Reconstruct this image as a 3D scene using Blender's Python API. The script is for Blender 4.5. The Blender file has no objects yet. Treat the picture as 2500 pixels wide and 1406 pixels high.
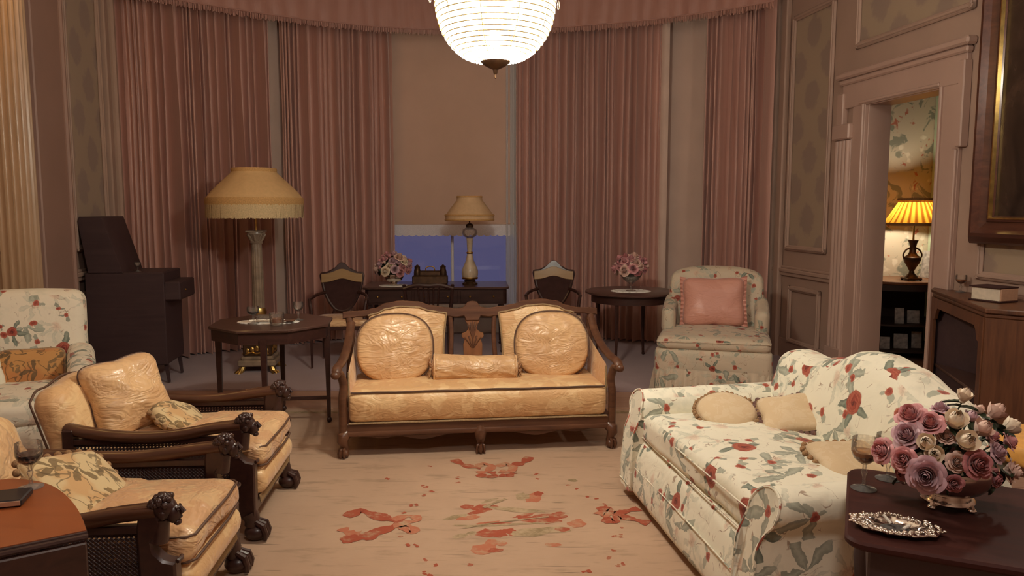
import bpy, math, random
from mathutils import Vector, Matrix, noise
S = bpy.context.scene
COL = S.collection
PI = math.pi
rnd = random.Random(7)

# ------------------------------------------------------------------ camera, world, exposure
CAM_H, FOC, TILT = 1.6, 1850.0, math.atan(193 / 1850)
cam_d = bpy.data.cameras.new('camera')
cam_d.sensor_width = 36.0
cam_d.lens = 36.0 * FOC / 2500.0
cam_d.clip_start = 0.02
cam = bpy.data.objects.new('camera', cam_d)
cam.location = (0, 0, CAM_H)
cam.rotation_euler = (PI / 2 - TILT, 0, 0)
COL.objects.link(cam)
S.camera = cam
vs = S.view_settings
S.display_settings.display_device = 'sRGB'
vs.view_transform = 'Standard'; vs.look = 'None'; vs.exposure = 0.25; vs.gamma = 1.0
vs.use_curve_mapping = False
S.cycles.use_denoising = True
S.cycles.sample_clamp_indirect = 4.0
S.cycles.max_bounces = 8
S.cycles.transparent_max_bounces = 24
S.cycles.caustics_reflective = False
S.cycles.caustics_refractive = False

world = bpy.data.worlds.new('dusk'); S.world = world
world.use_nodes = True
bgn = world.node_tree.nodes['Background']
bgn.inputs[0].default_value = (0.29, 0.27, 0.54, 1); bgn.inputs[1].default_value = 0.26   # blue dusk beyond the windows

def lamp(name, loc, power, color, radius=0.05, kind='POINT'):
    d = bpy.data.lights.new(name, kind); d.energy = power; d.color = color
    d.shadow_soft_size = radius
    o = bpy.data.objects.new(name, d); o.location = loc; COL.objects.link(o)
    return o
CH = Vector((-0.08, 3.75, 0))                                  # plumb line of the chandelier
WARM = (1.0, 0.95, 0.80)
for k in range(3):
    a = 0.5 + k * 2 * PI / 3
    lamp('chandelier_bulb', (CH.x + .10 * math.cos(a), CH.y + .10 * math.sin(a), 2.44), 108, WARM, 0.05)
# added fill light without a fixture, out of view above the camera
lamp('rear_fill_light', (0.3, 0.2, 3.9), 105, (1.0, 0.93, 0.86), 0.22)
# unseen side light added near the right wall to brighten the room
lamp('right_fill_light', (3.2, 4.0, 2.6), 34, (1.0, 0.88, 0.72), 0.10)

# ------------------------------------------------------------------ mesh builder
class MB:
    def __init__(self, T=None):
        self.v = []; self.f = []; self.fm = []; self.mi = 0; self.T = T; self.uv = None
    def add(self, vs_, fs):
        b = len(self.v)
        if self.T is not None:
            vs_ = [self.T @ Vector(p) for p in vs_]
        self.v.extend([tuple(p) for p in vs_])
        for f in fs:
            self.f.append(tuple(i + b for i in f)); self.fm.append(self.mi)
    # -- chamfered box
    def box(self, c, s, ch=0.004, T=None):
        hx, hy, hz = s[0] / 2, s[1] / 2, s[2] / 2
        ch = min(ch, hx * .9, hy * .9, hz * .9)
        vs_ = []; idx = {}
        for sx in (-1, 1):
            for sy in (-1, 1):
                for sz in (-1, 1):
                    idx[sx, sy, sz] = len(vs_)
                    vs_ += [(sx * hx, sy * (hy - ch), sz * (hz - ch)), (sx * (hx - ch), sy * hy, sz * (hz - ch)), (sx * (hx - ch), sy * (hy - ch), sz * hz)]
        fs = []
        def q(a, flip):
            fs.append(tuple(reversed(a)) if flip else tuple(a))
        for s_ in (-1, 1):
            q([idx[s_, -1, -1], idx[s_, 1, -1], idx[s_, 1, 1], idx[s_, -1, 1]], s_ < 0)
            q([idx[-1, s_, -1] + 1, idx[1, s_, -1] + 1, idx[1, s_, 1] + 1, idx[-1, s_, 1] + 1], s_ > 0)
            q([idx[-1, -1, s_] + 2, idx[1, -1, s_] + 2, idx[1, 1, s_] + 2, idx[-1, 1, s_] + 2], s_ < 0)
        for a in (-1, 1):
            for b in (-1, 1):
                q([idx[a, b, -1], idx[a, b, 1], idx[a, b, 1] + 1, idx[a, b, -1] + 1], a * b < 0)
                q([idx[a, -1, b], idx[a, 1, b], idx[a, 1, b] + 2, idx[a, -1, b] + 2], a * b > 0)
                q([idx[-1, a, b] + 1, idx[1, a, b] + 1, idx[1, a, b] + 2, idx[-1, a, b] + 2], a * b < 0)
        for a in (-1, 1):
            for b in (-1, 1):
                for c_ in (-1, 1):
                    i = idx[a, b, c_]
                    q([i, i + 1, i + 2], a * b * c_ < 0)
        M_ = Matrix.Translation(c) @ (T if T is not None else Matrix())
        self.add([M_ @ Vector(p) for p in vs_], fs)
    # -- tube along a path
    def tube(self, path, rad, n=10, closed=False, cap=True, flat=1.0, up=None):
        P = [Vector(p) for p in path]; L = len(P)
        if not hasattr(rad, '__len__'):
            rad = [rad] * L
        tang = []
        for i in range(L):
            a = P[(i - 1) % L] if (closed or i > 0) else P[0]
            b = P[(i + 1) % L] if (closed or i < L - 1) else P[-1]
            t = b - a
            tang.append(t.normalized() if t.length > 1e-9 else Vector((0, 0, 1)))
        u = Vector(up) if up is not None else (Vector((0, 0, 1)) if abs(tang[0].z) < .9 else Vector((1, 0, 0)))
        vs_ = []
        for i in range(L):
            if up is not None:
                u = Vector(up)
            u = u - tang[i] * u.dot(tang[i])
            if u.length < 1e-6:
                u = tang[i].orthogonal()
            u.normalize(); w = tang[i].cross(u)
            r = rad[i]
            ra, rb = r if hasattr(r, '__len__') else (r, r * flat)
            for k in range(n):
                a = 2 * PI * k / n
                vs_.append(P[i] + u * (ra * math.cos(a)) + w * (rb * math.sin(a)))
        fs = []
        for i in range(L if closed else L - 1):
            j = (i + 1) % L
            for k in range(n):
                k2 = (k + 1) % n
                fs.append((i * n + k, i * n + k2, j * n + k2, j * n + k))
        if cap and not closed:
            fs.append(tuple(reversed(range(n)))); fs.append(tuple((L - 1) * n + k for k in range(n)))
        self.add(vs_, fs)
    # -- lathe, profile of (r, z)
    def lathe(self, prof, n=24, c=(0, 0, 0), fn=None, capb=True, capt=True):
        vs_ = []
        for (r, z) in prof:
            for k in range(n):
                a = 2 * PI * k / n
                rr = r * (fn(a, z) if fn else 1)
                vs_.append((c[0] + rr * math.cos(a), c[1] + rr * math.sin(a), c[2] + z))
        fs = []
        for i in range(len(prof) - 1):
            for k in range(n):
                k2 = (k + 1) % n
                fs.append((i * n + k, i * n + k2, (i + 1) * n + k2, (i + 1) * n + k))
        if capb: fs.append(tuple(reversed(range(n))))
        if capt: fs.append(tuple((len(prof) - 1) * n + k for k in range(n)))
        self.add(vs_, fs)
    # -- outline (x,y) extruded in z with a chamfer; T places it
    def prism(self, out, z0, z1, ch=0.0, T=None):
        n = len(out)
        area = sum(out[i][0] * out[(i + 1) % n][1] - out[(i + 1) % n][0] * out[i][1] for i in range(n))
        if area < 0: out = out[::-1]
        def inset(d):
            r = []
            for i in range(n):
                p0, p1, p2 = Vector(out[i - 1]), Vector(out[i]), Vector(out[(i + 1) % n])
                e1 = (p1 - p0); e2 = (p2 - p1)
                e1 = e1.normalized() if e1.length > 1e-9 else e2.normalized()
                e2 = e2.normalized() if e2.length > 1e-9 else e1
                nn = Vector((-(e1.y + e2.y), e1.x + e2.x))
                nn = nn.normalized() if nn.length > 1e-6 else Vector((-e1.y, e1.x))
                r.append(p1 + nn * d)
            return r
        rings = [(inset(ch), z0), (out, z0 + ch), (out, z1 - ch), (inset(ch), z1)] if ch > 0 else [(out, z0), (out, z1)]
        vs_ = [(p[0], p[1], z) for ring, z in rings for p in ring]
        fs = []
        for i in range(len(rings) - 1):
            for k in range(n):
                k2 = (k + 1) % n
                fs.append((i * n + k, i * n + k2, (i + 1) * n + k2, (i + 1) * n + k))
        fs.append(tuple(reversed(range(n)))); fs.append(tuple((len(rings) - 1) * n + k for k in range(n)))
        if T is not None: vs_ = [T @ Vector(p) for p in vs_]
        self.add(vs_, fs)
    # -- surface from a function of (u, v) in 0..1
    def grid(self, fn, nu, nv, wrap=False):
        vs_ = [fn(i / (nu if wrap else nu), j / nv) for j in range(nv + 1) for i in range(nu if wrap else nu + 1)]
        w = nu if wrap else nu + 1
        fs = []
        for j in range(nv):
            for i in range(nu):
                i2 = (i + 1) % w
                fs.append((j * w + i, j * w + i2, (j + 1) * w + i2, (j + 1) * w + i))
        self.add(vs_, fs)
    def ball(self, c, r, n=12, m=8, T=None):
        r = r if hasattr(r, '__len__') else (r, r, r)
        vs_ = [(0, 0, -r[2])]
        for j in range(1, m):
            t = -PI / 2 + PI * j / m
            for k in range(n):
                a = 2 * PI * k / n
                vs_.append((r[0] * math.cos(t) * math.cos(a), r[1] * math.cos(t) * math.sin(a), r[2] * math.sin(t)))
        vs_.append((0, 0, r[2])); top = len(vs_) - 1
        fs = [(0, 1 + (k + 1) % n, 1 + k) for k in range(n)]
        for j in range(m - 2):
            for k in range(n):
                k2 = (k + 1) % n; b = 1 + j * n
                fs.append((b + k, b + k2, b + n + k2, b + n + k))
        b = 1 + (m - 2) * n
        fs += [(b + k, b + (k + 1) % n, top) for k in range(n)]
        M_ = Matrix.Translation(c) @ (T if T is not None else Matrix())
        self.add([M_ @ Vector(p) for p in vs_], fs)
    # -- rounded, subdivided upholstery block; fn deforms each point (p, unit p)
    def rbox(self, c, s, r, n=8, fn=None, T=None):
        h = Vector((s[0] / 2, s[1] / 2, s[2] / 2)); r = min(r, h.x * .98, h.y * .98, h.z * .98)
        key = {}; vs_ = []; fs = []
        nn = [max(2, int(n * k)) if False else n for k in (1, 1, 1)]
        def samp(i, hh):
            # denser near the rounding
            t = i / n * 2 - 1
            return t
        def vert(p):
            k = tuple(round(x, 5) for x in p)
            if k in key: return key[k]
            q = Vector((p[0] * h.x, p[1] * h.y, p[2] * h.z))
            cl = Vector([max(-(h[a] - r), min(h[a] - r, q[a])) for a in range(3)])
            d = q - cl
            if d.length > 1e-9: q = cl + d.normalized() * r
            if fn: q = fn(q, Vector(p))
            key[k] = len(vs_); vs_.append(q); return key[k]
        for ax in range(3):
            for sg in (-1, 1):
                for i in range(n):
                    for j in range(n):
                        quad = []
                        for (a, b) in ((i, j), (i + 1, j), (i + 1, j + 1), (i, j + 1)):
                            p = [0, 0, 0]
                            p[ax] = sg; p[(ax + 1) % 3] = a / n * 2 - 1; p[(ax + 2) % 3] = b / n * 2 - 1
                            quad.append(vert(p))
                        fs.append(tuple(quad) if sg > 0 else tuple(reversed(quad)))
        M_ = Matrix.Translation(c) @ (T if T is not None else Matrix())
        self.add([M_ @ Vector(p) for p in vs_], fs)
    # -- plump cushion lying in the xy plane, superellipse outline
    def cushion(self, a, b, t, e=2.0, pinch=0.0, na=48, nr=10, fn=None, T=None, edge=.5):
        vs_ = []; fs = []
        def out(ph):
            c_, s_ = math.cos(ph), math.sin(ph)
            k = (abs(c_) ** e + abs(s_) ** e) ** (-1 / e)
            k *= 1 - pinch * (1 - abs(math.sin(2 * ph))) ** 1.0
            return a * k * c_, b * k * s_
        for sg in (1, -1):
            base = len(vs_)
            vs_.append((0, 0, sg * t))
            for i in range(1, nr + 1):
                r = i / nr
                zz = t * max(0, 1 - r ** 2.4) ** edge
                for k in range(na):
                    x, y = out(2 * PI * k / na)
                    vs_.append((x * r, y * r, sg * zz))
            for k in range(na):
                f = (base, base + 1 + k, base + 1 + (k + 1) % na)
                fs.append(f if sg > 0 else f[::-1])
            for i in range(nr - 1):
                for k in range(na):
                    p = base + 1 + i * na; k2 = (k + 1) % na
                    f = (p + k, p + na + k, p + na + k2, p + k2)
                    fs.append(f if sg > 0 else f[::-1])
        # weld rims: map the second rim onto the first
        n1 = 1 + nr * na; r1 = 1 + (nr - 1) * na; r2 = n1 + r1
        fs = [tuple((i - r2 + r1) if i >= r2 else i for i in f) for f in fs]
        vs_ = vs_[:r2]
        vs_ = [Vector(p) for p in vs_]
        if fn: vs_ = [fn(p) for p in vs_]
        if T is not None: vs_ = [T @ p for p in vs_]
        self.add(vs_, fs)
        return [out(2 * PI * k / na) for k in range(na)]

def N3(p, s, o=0.0):
    return noise.noise(Vector((p[0] * s + o, p[1] * s + 3.1 * o, p[2] * s - o)))
def ridge(p, s, o=0.0):
    return 1 - 2 * abs(N3(p, s, o))

def mesh_of(name, m, mats, smooth=40):
    me = bpy.data.meshes.new(name)
    me.from_pydata(m.v, [], m.f)
    for mt in (mats if isinstance(mats, (list, tuple)) else [mats]):
        me.materials.append(mt)
    if any(m.fm):
        me.polygons.foreach_set('material_index', m.fm)
    me.validate()
    if smooth:
        me.polygons.foreach_set('use_smooth', [True] * len(me.polygons))
        try: me.set_sharp_from_angle(angle=math.radians(smooth))
        except Exception: pass
    # metric box-projected uv
    uvl = me.uv_layers.new(name='uv')
    co = [v.co for v in me.vertices]
    data = [0.0] * (2 * len(me.loops))
    for p in me.polygons:
        n = p.normal; ax, ay, az = abs(n.x), abs(n.y), abs(n.z)
        for li in p.loop_indices:
            c = co[me.loops[li].vertex_index]
            if az >= ax and az >= ay: u, v = c.x, c.y
            elif ay >= ax: u, v = c.x, c.z + .37
            else: u, v = c.y + .61, c.z + .37
            data[2 * li] = u; data[2 * li + 1] = v
    uvl.data.foreach_set('uv', data)
    me.update()
    return me
def part(name, m, mats, parent=None, label=None, smooth=40, loc=None, rot=None):
    me = m if isinstance(m, bpy.types.Mesh) else mesh_of(name, m, mats, smooth)
    o = bpy.data.objects.new(name, me)
    COL.objects.link(o)
    if parent is not None: o.parent = parent
    if label: o['label'] = label
    if loc is not None: o.location = loc
    if rot is not None: o.rotation_euler = rot
    return o
def tag(o, label, cat, group=None):
    o['label'] = label; o['category'] = cat
    if group: o['group'] = group
    return o
def thing(name, label, cat, loc=(0, 0, 0), rz=0.0, group=None):
    o = bpy.data.objects.new(name, None); COL.objects.link(o)
    o.empty_display_size = .05
    o.location = loc; o.rotation_euler = (0, 0, rz)
    return tag(o, label, cat, group)
def solo(name, m, mats, label, cat, loc=(0, 0, 0), rz=0.0, group=None, smooth=40):
    o = part(name, m, mats, None, None, smooth, loc, (0, 0, rz))
    return tag(o, label, cat, group)
def struct(name, m, mats, parent=None, smooth=40):
    o = part(name, m, mats, parent, None, smooth)
    if parent is None: o['kind'] = 'structure'
    return o
def kids(o): return [c for c in bpy.data.objects if c.parent is o]
def copy_tree(o, parent=None):
    c = o.copy(); COL.objects.link(c)
    if parent is not None: c.parent = parent
    for ch in kids(o): copy_tree(ch, c)
    return c
def RT(x=0, y=0, z=0, rx=0, ry=0, rz=0):
    return Matrix.Translation((x, y, z)) @ Matrix.Rotation(rz, 4, 'Z') @ Matrix.Rotation(ry, 4, 'Y') @ Matrix.Rotation(rx, 4, 'X')
def spline(pts, n):
    P = [Vector(p) for p in pts]; out = []
    for i in range(len(P) - 1):
        p0 = P[max(i - 1, 0)]; p1 = P[i]; p2 = P[i + 1]; p3 = P[min(i + 2, len(P) - 1)]
        for k in range(n):
            t = k / n
            out.append(.5 * ((2 * p1) + (p2 - p0) * t + (2 * p0 - 5 * p1 + 4 * p2 - p3) * t * t + (3 * p1 - p0 - 3 * p2 + p3) * t ** 3))
    out.append(P[-1]); return out
def pix(px, py, Y):
    """world point at depth Y seen at pixel (px, py) of the 2500x1406 photograph"""
    c, s = math.cos(TILT), math.sin(TILT)
    a = (px - 1250) / FOC; b = (703 - py) / FOC
    r = Vector((a, c + b * s, b * c - s))
    return Vector((0, 0, CAM_H)) + r * (Y / r.y)
def pixz(px, py, z):
    c, s = math.cos(TILT), math.sin(TILT)
    a = (px - 1250) / FOC; b = (703 - py) / FOC
    r = Vector((a, c + b * s, b * c - s))
    return Vector((0, 0, CAM_H)) + r * ((z - CAM_H) / r.z)
# ------------------------------------------------------------------ materials (all procedural)
class NT:
    def __init__(self, name):
        self.m = bpy.data.materials.new(name); self.m.use_nodes = True
        self.t = self.m.node_tree; self.n = self.t.nodes; self.l = self.t.links
        self.b = self.n['Principled BSDF']; self.out = self.n['Material Output']
    def new(self, ty, **kw):
        o = self.n.new(ty)
        for k, v in kw.items(): setattr(o, k, v)
        return o
    def lk(self, a, b): self.l.new(a, b)
    def val(self, sock, v):
        if hasattr(v, 'is_output') or isinstance(v, bpy.types.NodeSocket): self.l.new(v, sock)
        else: sock.default_value = v
    def math(self, op, a, b=0.0, c=None, clamp=False):
        o = self.new('ShaderNodeMath', operation=op, use_clamp=clamp)
        self.val(o.inputs[0], a); self.val(o.inputs[1], b)
        if c is not None: self.val(o.inputs[2], c)
        return o.outputs[0]
    def mix(self, f, a, b):
        o = self.new('ShaderNodeMix', data_type='RGBA')
        self.val(o.inputs[0], f)
        for s_, v in ((o.inputs[6], a), (o.inputs[7], b)):
            self.val(s_, (*v, 1) if isinstance(v, tuple) and len(v) == 3 else v)
        return o.outputs[2]
    def ramp(self, f, stops, interp='LINEAR'):
        o = self.new('ShaderNodeValToRGB'); cr = o.color_ramp; cr.interpolation = interp
        while len(cr.elements) < len(stops): cr.elements.new(.5)
        for e, (p, c) in zip(cr.elements, stops):
            e.position = p; e.color = (*c, 1) if len(c) == 3 else c
        self.val(o.inputs[0], f); return o.outputs[0]
    def step(self, f, lo, hi):
        o = self.new('ShaderNodeMapRange', interpolation_type='SMOOTHSTEP')
        self.val(o.inputs[0], f); o.inputs[1].default_value = lo; o.inputs[2].default_value = hi
        return o.outputs[0]
    def coord(self, kind='Object'):
        return self.new('ShaderNodeTexCoord').outputs[kind]
    def mapping(self, v, scale=(1, 1, 1), loc=(0, 0, 0), rot=(0, 0, 0)):
        o = self.new('ShaderNodeMapping'); self.lk(v, o.inputs[0])
        o.inputs[1].default_value = loc; o.inputs[2].default_value = rot; o.inputs[3].default_value = scale
        return o.outputs[0]
    def noise(self, v, scale, detail=3.0, rough=.5, dist=0.0):
        o = self.new('ShaderNodeTexNoise'); self.lk(v, o.inputs['Vector'])
        o.inputs['Scale'].default_value = scale; o.inputs['Detail'].default_value = detail
        o.inputs['Roughness'].default_value = rough; o.inputs['Distortion'].default_value = dist
        return o.outputs['Fac'], o.outputs['Color']
    def voro(self, v, scale, dim='3D', feature='F1', rand=1.0):
        o = self.new('ShaderNodeTexVoronoi', voronoi_dimensions=dim, feature=feature)
        self.lk(v, o.inputs['Vector']); o.inputs['Scale'].default_value = scale
        o.inputs['Randomness'].default_value = rand
        return o
    def bump(self, h, strength=.3, dist=.01, normal=None):
        o = self.new('ShaderNodeBump'); o.inputs['Strength'].default_value = strength
        o.inputs['Distance'].default_value = dist; self.lk(h, o.inputs['Height'])
        if normal is not None: self.lk(normal, o.inputs['Normal'])
        self.lk(o.outputs[0], self.b.inputs['Normal']); return o.outputs[0]
    def set(self, **kw):
        names = dict(color='Base Color', rough='Roughness', metal='Metallic', spec='Specular IOR Level', sheen='Sheen Weight',
                     trans='Transmission Weight', ior='IOR', coat='Coat Weight', coatr='Coat Roughness', emit='Emission Color', es='Emission Strength',
                     alpha='Alpha', aniso='Anisotropic', sss='Subsurface Weight', sheenr='Sheen Roughness')
        for k, v in kw.items():
            if isinstance(v, tuple) and len(v) == 3: v = (*v, 1)
            self.val(self.b.inputs[names[k]], v)
        return self
    def shader(self, sock): self.lk(sock, self.out.inputs['Surface'])

def wood(name, dark, light, rough=.32, scale=1.0, coat=.25, axis=0, spec=.4):
    t = NT(name); c = t.coord()
    sc = [26 * scale] * 3; sc[axis] = 2.2 * scale
    f, _ = t.noise(t.mapping(c, tuple(sc)), 1.0, 5, .6, .6)
    g, _ = t.noise(c, 3.0, 2)
    k = t.math('ADD', t.math('MULTIPLY', f, .75), t.math('MULTIPLY', g, .25))
    t.set(color=t.ramp(k, [(.3, dark), (.68, light)]), rough=t.math('ADD', rough - .06, t.math('MULTIPLY', f, .14)), coat=coat, coatr=.18, spec=spec)
    t.bump(f, .06, .003)
    return t.m
W_MAHOG = wood('mahogany', (.040, .013, .008), (.095, .032, .017))
W_TOP = wood('dark_polished_top', (.030, .010, .009), (.060, .020, .016), .5, coat=.0, spec=.08)
W_SETTEE = wood('walnut_settee', (.055, .020, .011), (.15, .062, .030), .36)
W_SPLAT = wood('fruitwood', (.16, .06, .022), (.30, .12, .045), .4, axis=2)
W_DARK = wood('dark_stained_oak', (.022, .008, .008), (.055, .021, .015), .36)
W_ARM = wood('polished_arm', (.045, .016, .009), (.115, .045, .022), .33, axis=1)
W_BLACK = wood('ebonised', (.040, .021, .023), (.060, .033, .034), .55, coat=.05)
W_CAB = wood('bookcase_oak', (.045, .016, .008), (.15, .055, .022), .45, axis=2)
W_LEFT = wood('tan_tabletop', (.24, .060, .016), (.30, .082, .024), .34, scale=.5)
W_GREY = wood('greyed_mahogany', (.05, .024, .018), (.10, .05, .038), .3)
W_BAND = wood('satinwood_band', (.26, .15, .055), (.36, .22, .09), .6)

def plain(name, col, rough=.6, var=.12, scale=8.0, bump=0.0, bscale=400, **kw):
    t = NT(name); c = t.coord()
    f, _ = t.noise(c, scale, 4)
    lo = tuple(x * (1 - var) for x in col); hi = tuple(min(1, x * (1 + var)) for x in col)
    t.set(color=t.ramp(f, [(.3, lo), (.7, hi)]), rough=rough, **kw)
    if bump:
        g, _ = t.noise(c, bscale, 2); t.bump(g, bump, .003)
    return t.m
WALL = plain('wall_paint', (.40, .27, .21), .55, .06, 2.0, .05, 60)
WALL_REED = plain('door_casing_paint', (.46, .31, .25), .42, .05, 3.0)
WALL_DIM = plain('dado_paint', (.27, .20, .155), .6, .06, 2.0)
CEIL = plain('ceiling_plaster', (.55, .46, .38), .9, .04, 2.0)
BRASS = plain('aged_brass', (.55, .34, .10), .28, .2, 12, metal=1.0)
GILT = plain('gilt_bronze', (.72, .50, .17), .30, .25, 20, metal=1.0)
BRONZE = plain('dark_bronze', (.10, .055, .030), .42, .3, 20, metal=.7)
SILVER = plain('silver_plate', (.72, .66, .60), .16, .08, 20, metal=1.0)
PIPE_BR = plain('brown_piping', (.10, .05, .03), .7)
PIPE_TAN = plain('tan_gimp', (.34, .23, .12), .7, .3, 200)
BLACK = plain('black_leather', (.018, .012, .012), .45)
LEATHER = plain('dark_leather_pad', (.040, .016, .014), .75, .2, 20, spec=.15)
PAPER = plain('page_block', (.62, .52, .40), .8, .08, 40)
PAPER2 = plain('tan_cloth_cover', (.42, .24, .15), .8, .08, 40)
WHITE = plain('white_linen', (.92, .89, .82), .8, .04, 60, .1)
CREAM_W = plain('white_window_paint', (.82, .80, .80), .5, .03, 5)
BLIND = plain('roller_blind_cloth', (.62, .42, .32), .85, .04, 3.0, .04, 900)
BLIND2 = plain('side_blind_cloth', (.58, .42, .34), .85, .06, 3.0)
LINING = plain('curtain_lining', (.62, .46, .38), .85, .06, 4.0)
LACE = plain('blind_lace', (.80, .76, .80), .85, .10, 120, .3, 140)
SHADE = plain('lampshade_silk', (.64, .41, .19), .75, .05, 30)
SHADE_BR = plain('lampshade_braid', (.55, .32, .12), .8, .25, 160)
FRINGE = plain('shade_fringe', (.62, .47, .26), .8, .2, 120)
SHADE2 = plain('desk_shade_silk', (.62, .42, .24), .75, .05, 30)
PORC = plain('cream_enamel', (.55, .45, .32), .22, .18, 16, coat=.6)
STONE = plain('column_stone', (.34, .21, .12), .34, .05, 3)
WALL_SHADED = plain('pilaster_shade_tint', (.30, .18, .14), .5, .06, 2.0)  # wall paint darkened and reddened: the pilaster's dim lighting put into the colour
MARBLE = plain('lamp_marble', (.27, .20, .14), .35, .3, 14)
LEAF = plain('rose_leaf', (.030, .045, .020), .5, .4, 30)
STEM = plain('rose_stem', (.05, .07, .03), .6)
BOBBLE = plain('bobble_wool', (.30, .17, .08), .95, .3, 160, .6, 300)
BOBBLE2 = plain('plum_bobble_wool', (.16, .085, .07), .95, .5, 40, .6, 300)
AMBER = plain('amber_cloth', (.62, .30, .06), .6, .12, 20)
ASH = plain('cigarette_ash', (.07, .06, .055), .95, .5, 120)
CIG = plain('cigarette_paper', (.75, .70, .62), .8)
GREEN_P = plain('green_painted_panel', (.55, .66, .46), .6, .1, 4)
MATBOARD = plain('print_card', (.40, .37, .33), .8, .4, 24)
SHELF_D = plain('dark_shelf', (.05, .028, .02), .6)
def rose_m(name, a, b):
    t = NT(name); c = t.coord()
    f, _ = t.noise(c, 30, 2); 
    lw = t.new('ShaderNodeLayerWeight'); lw.inputs[0].default_value = .35
    t.set(color=t.mix(t.math('ADD', t.math('MULTIPLY', f, .5), t.math('MULTIPLY', lw.outputs[1], .5)), a, b), rough=.6, sss=.08, sheen=.2)
    return t.m
R_MAUVE = rose_m('mauve_petal', (.52, .30, .34), (.70, .48, .52))
R_PINK = rose_m('pink_petal', (.60, .23, .24), (.78, .44, .44))
R_BLUSH = rose_m('blush_petal', (.70, .44, .35), (.84, .62, .52))
R_CREAM = rose_m('cream_petal', (.84, .66, .46), (.93, .81, .66))
R_ROSE = rose_m('rose_red_petal', (.42, .12, .125), (.58, .26, .26))

def glass(name, tint=(1, 1, 1), gloss=1.0, bump=0, rough=.02, clear=.96, frost=.0):
    t = NT(name); tr = t.new('ShaderNodeBsdfTransparent'); tr.inputs[0].default_value = (tint[0] * clear, tint[1] * clear, tint[2] * clear, 1)
    gl = t.new('ShaderNodeBsdfGlossy'); gl.inputs[1].default_value = rough
    fr = t.new('ShaderNodeFresnel'); fr.inputs[0].default_value = 1.45
    f = t.math('ADD', t.math('MULTIPLY', fr.outputs[0], gloss), .02, clamp=True)
    base = tr.outputs[0]
    if frost:
        tl = t.new('ShaderNodeBsdfTranslucent'); tl.inputs[0].default_value = (.9, .88, .85, 1)
        df = t.new('ShaderNodeBsdfDiffuse'); df.inputs[0].default_value = (.9, .88, .85, 1)
        mm = t.new('ShaderNodeMixShader'); t.lk(tl.outputs[0], mm.inputs[1]); t.lk(df.outputs[0], mm.inputs[2])
        v = t.voro(t.coord(), bump or 60)
        ff = t.math('MULTIPLY', t.step(v.outputs[0], .25, .6), frost) if bump else frost
        m2 = t.new('ShaderNodeMixShader'); t.val(m2.inputs[0], ff); t.lk(base, m2.inputs[1]); t.lk(mm.outputs[0], m2.inputs[2]); base = m2.outputs[0]
    if bump:
        v = t.voro(t.coord(), bump); bn = t.new('ShaderNodeBump'); bn.inputs[0].default_value = .5; bn.inputs[1].default_value = .004
        t.lk(v.outputs[0], bn.inputs['Height']); t.lk(bn.outputs[0], gl.inputs['Normal'])
    ms = t.new('ShaderNodeMixShader'); t.lk(f, ms.inputs[0]); t.lk(base, ms.inputs[1]); t.lk(gl.outputs[0], ms.inputs[2])
    t.shader(ms.outputs[0]); return t.m
GLASS = glass('clear_glass', (1, .99, .97), .8, 0, .02, .99, .05)
FOOTG = glass('glass_foot', (1, .99, .97), .8, 0, .02, .98, .22)
CUT = glass('cut_glass', (1, .98, .95), .8, 90, .06, .97, .10)
PANE = glass('window_pane', (.97, .97, 1), .35, 0, .05, .95)
def liquid(name, col, rough=.05):
    t = NT(name); t.set(color=col, rough=rough, spec=.6, coat=.4); return t.m
PORT = liquid('port_wine', (.012, .006, .012))
WHISKY = liquid('whisky', (.46, .15, .035))
SHERRY = liquid('sherry', (.62, .32, .13))

# woven damask, gold
def damask(name, a, b, scale=9.0, rough=.42, wr=.35):
    t = NT(name); c = t.coord()
    _, nc = t.noise(c, scale * .7, 2)
    mp = t.new('ShaderNodeMix', data_type='RGBA'); mp.inputs[0].default_value = .10
    t.lk(c, mp.inputs[6]); t.lk(nc, mp.inputs[7])
    v = t.voro(mp.outputs[2], scale, feature='SMOOTH_F1')
    f, _ = t.noise(mp.outputs[2], scale * 1.2, 2, .5, 1.2)
    k = t.step(t.math('ADD', t.math('MULTIPLY', v.outputs[0], .8), t.math('MULTIPLY', f, .9)), .70, .80)
    g, _ = t.noise(c, 5, 3)
    col = t.mix(k, a, b); col = t.mix(t.math('MULTIPLY', g, .25), col, tuple(x * .75 for x in a))
    t.set(color=col, rough=t.math('ADD', rough - .05, t.math('MULTIPLY', k, .16)), sheen=.25, sheenr=.4, spec=.55)
    w1, _ = t.noise(c, 5, 3, .5, 1.6)
    w2, _ = t.noise(t.mapping(c, (1, 1, 2.2)), 5.5, 2, .5, 2.5)
    ww = t.math('ADD', t.math('MULTIPLY', w1, .6), t.math('ABSOLUTE', t.math('SUBTRACT', w2, .5)))
    bn = t.bump(ww, wr, .03)
    return t.m
DAMASK = damask('gold_damask', (.84, .57, .29), (.72, .43, .20))
SATIN = damask('gold_satin', (.76, .48, .245), (.66, .39, .19), 7.0, .33, .6)
PEACH = damask('peach_damask', (.74, .48, .25), (.64, .36, .18), 11.0, .38, .7)
PINKSAT = damask('pink_taffeta', (.66, .32, .245), (.62, .29, .22), 2.6, .42, .35)
PLAIN_TAP = damask('cream_needlepoint', (.66, .51, .33), (.63, .47, .29), 24.0, .85, .1)

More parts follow.
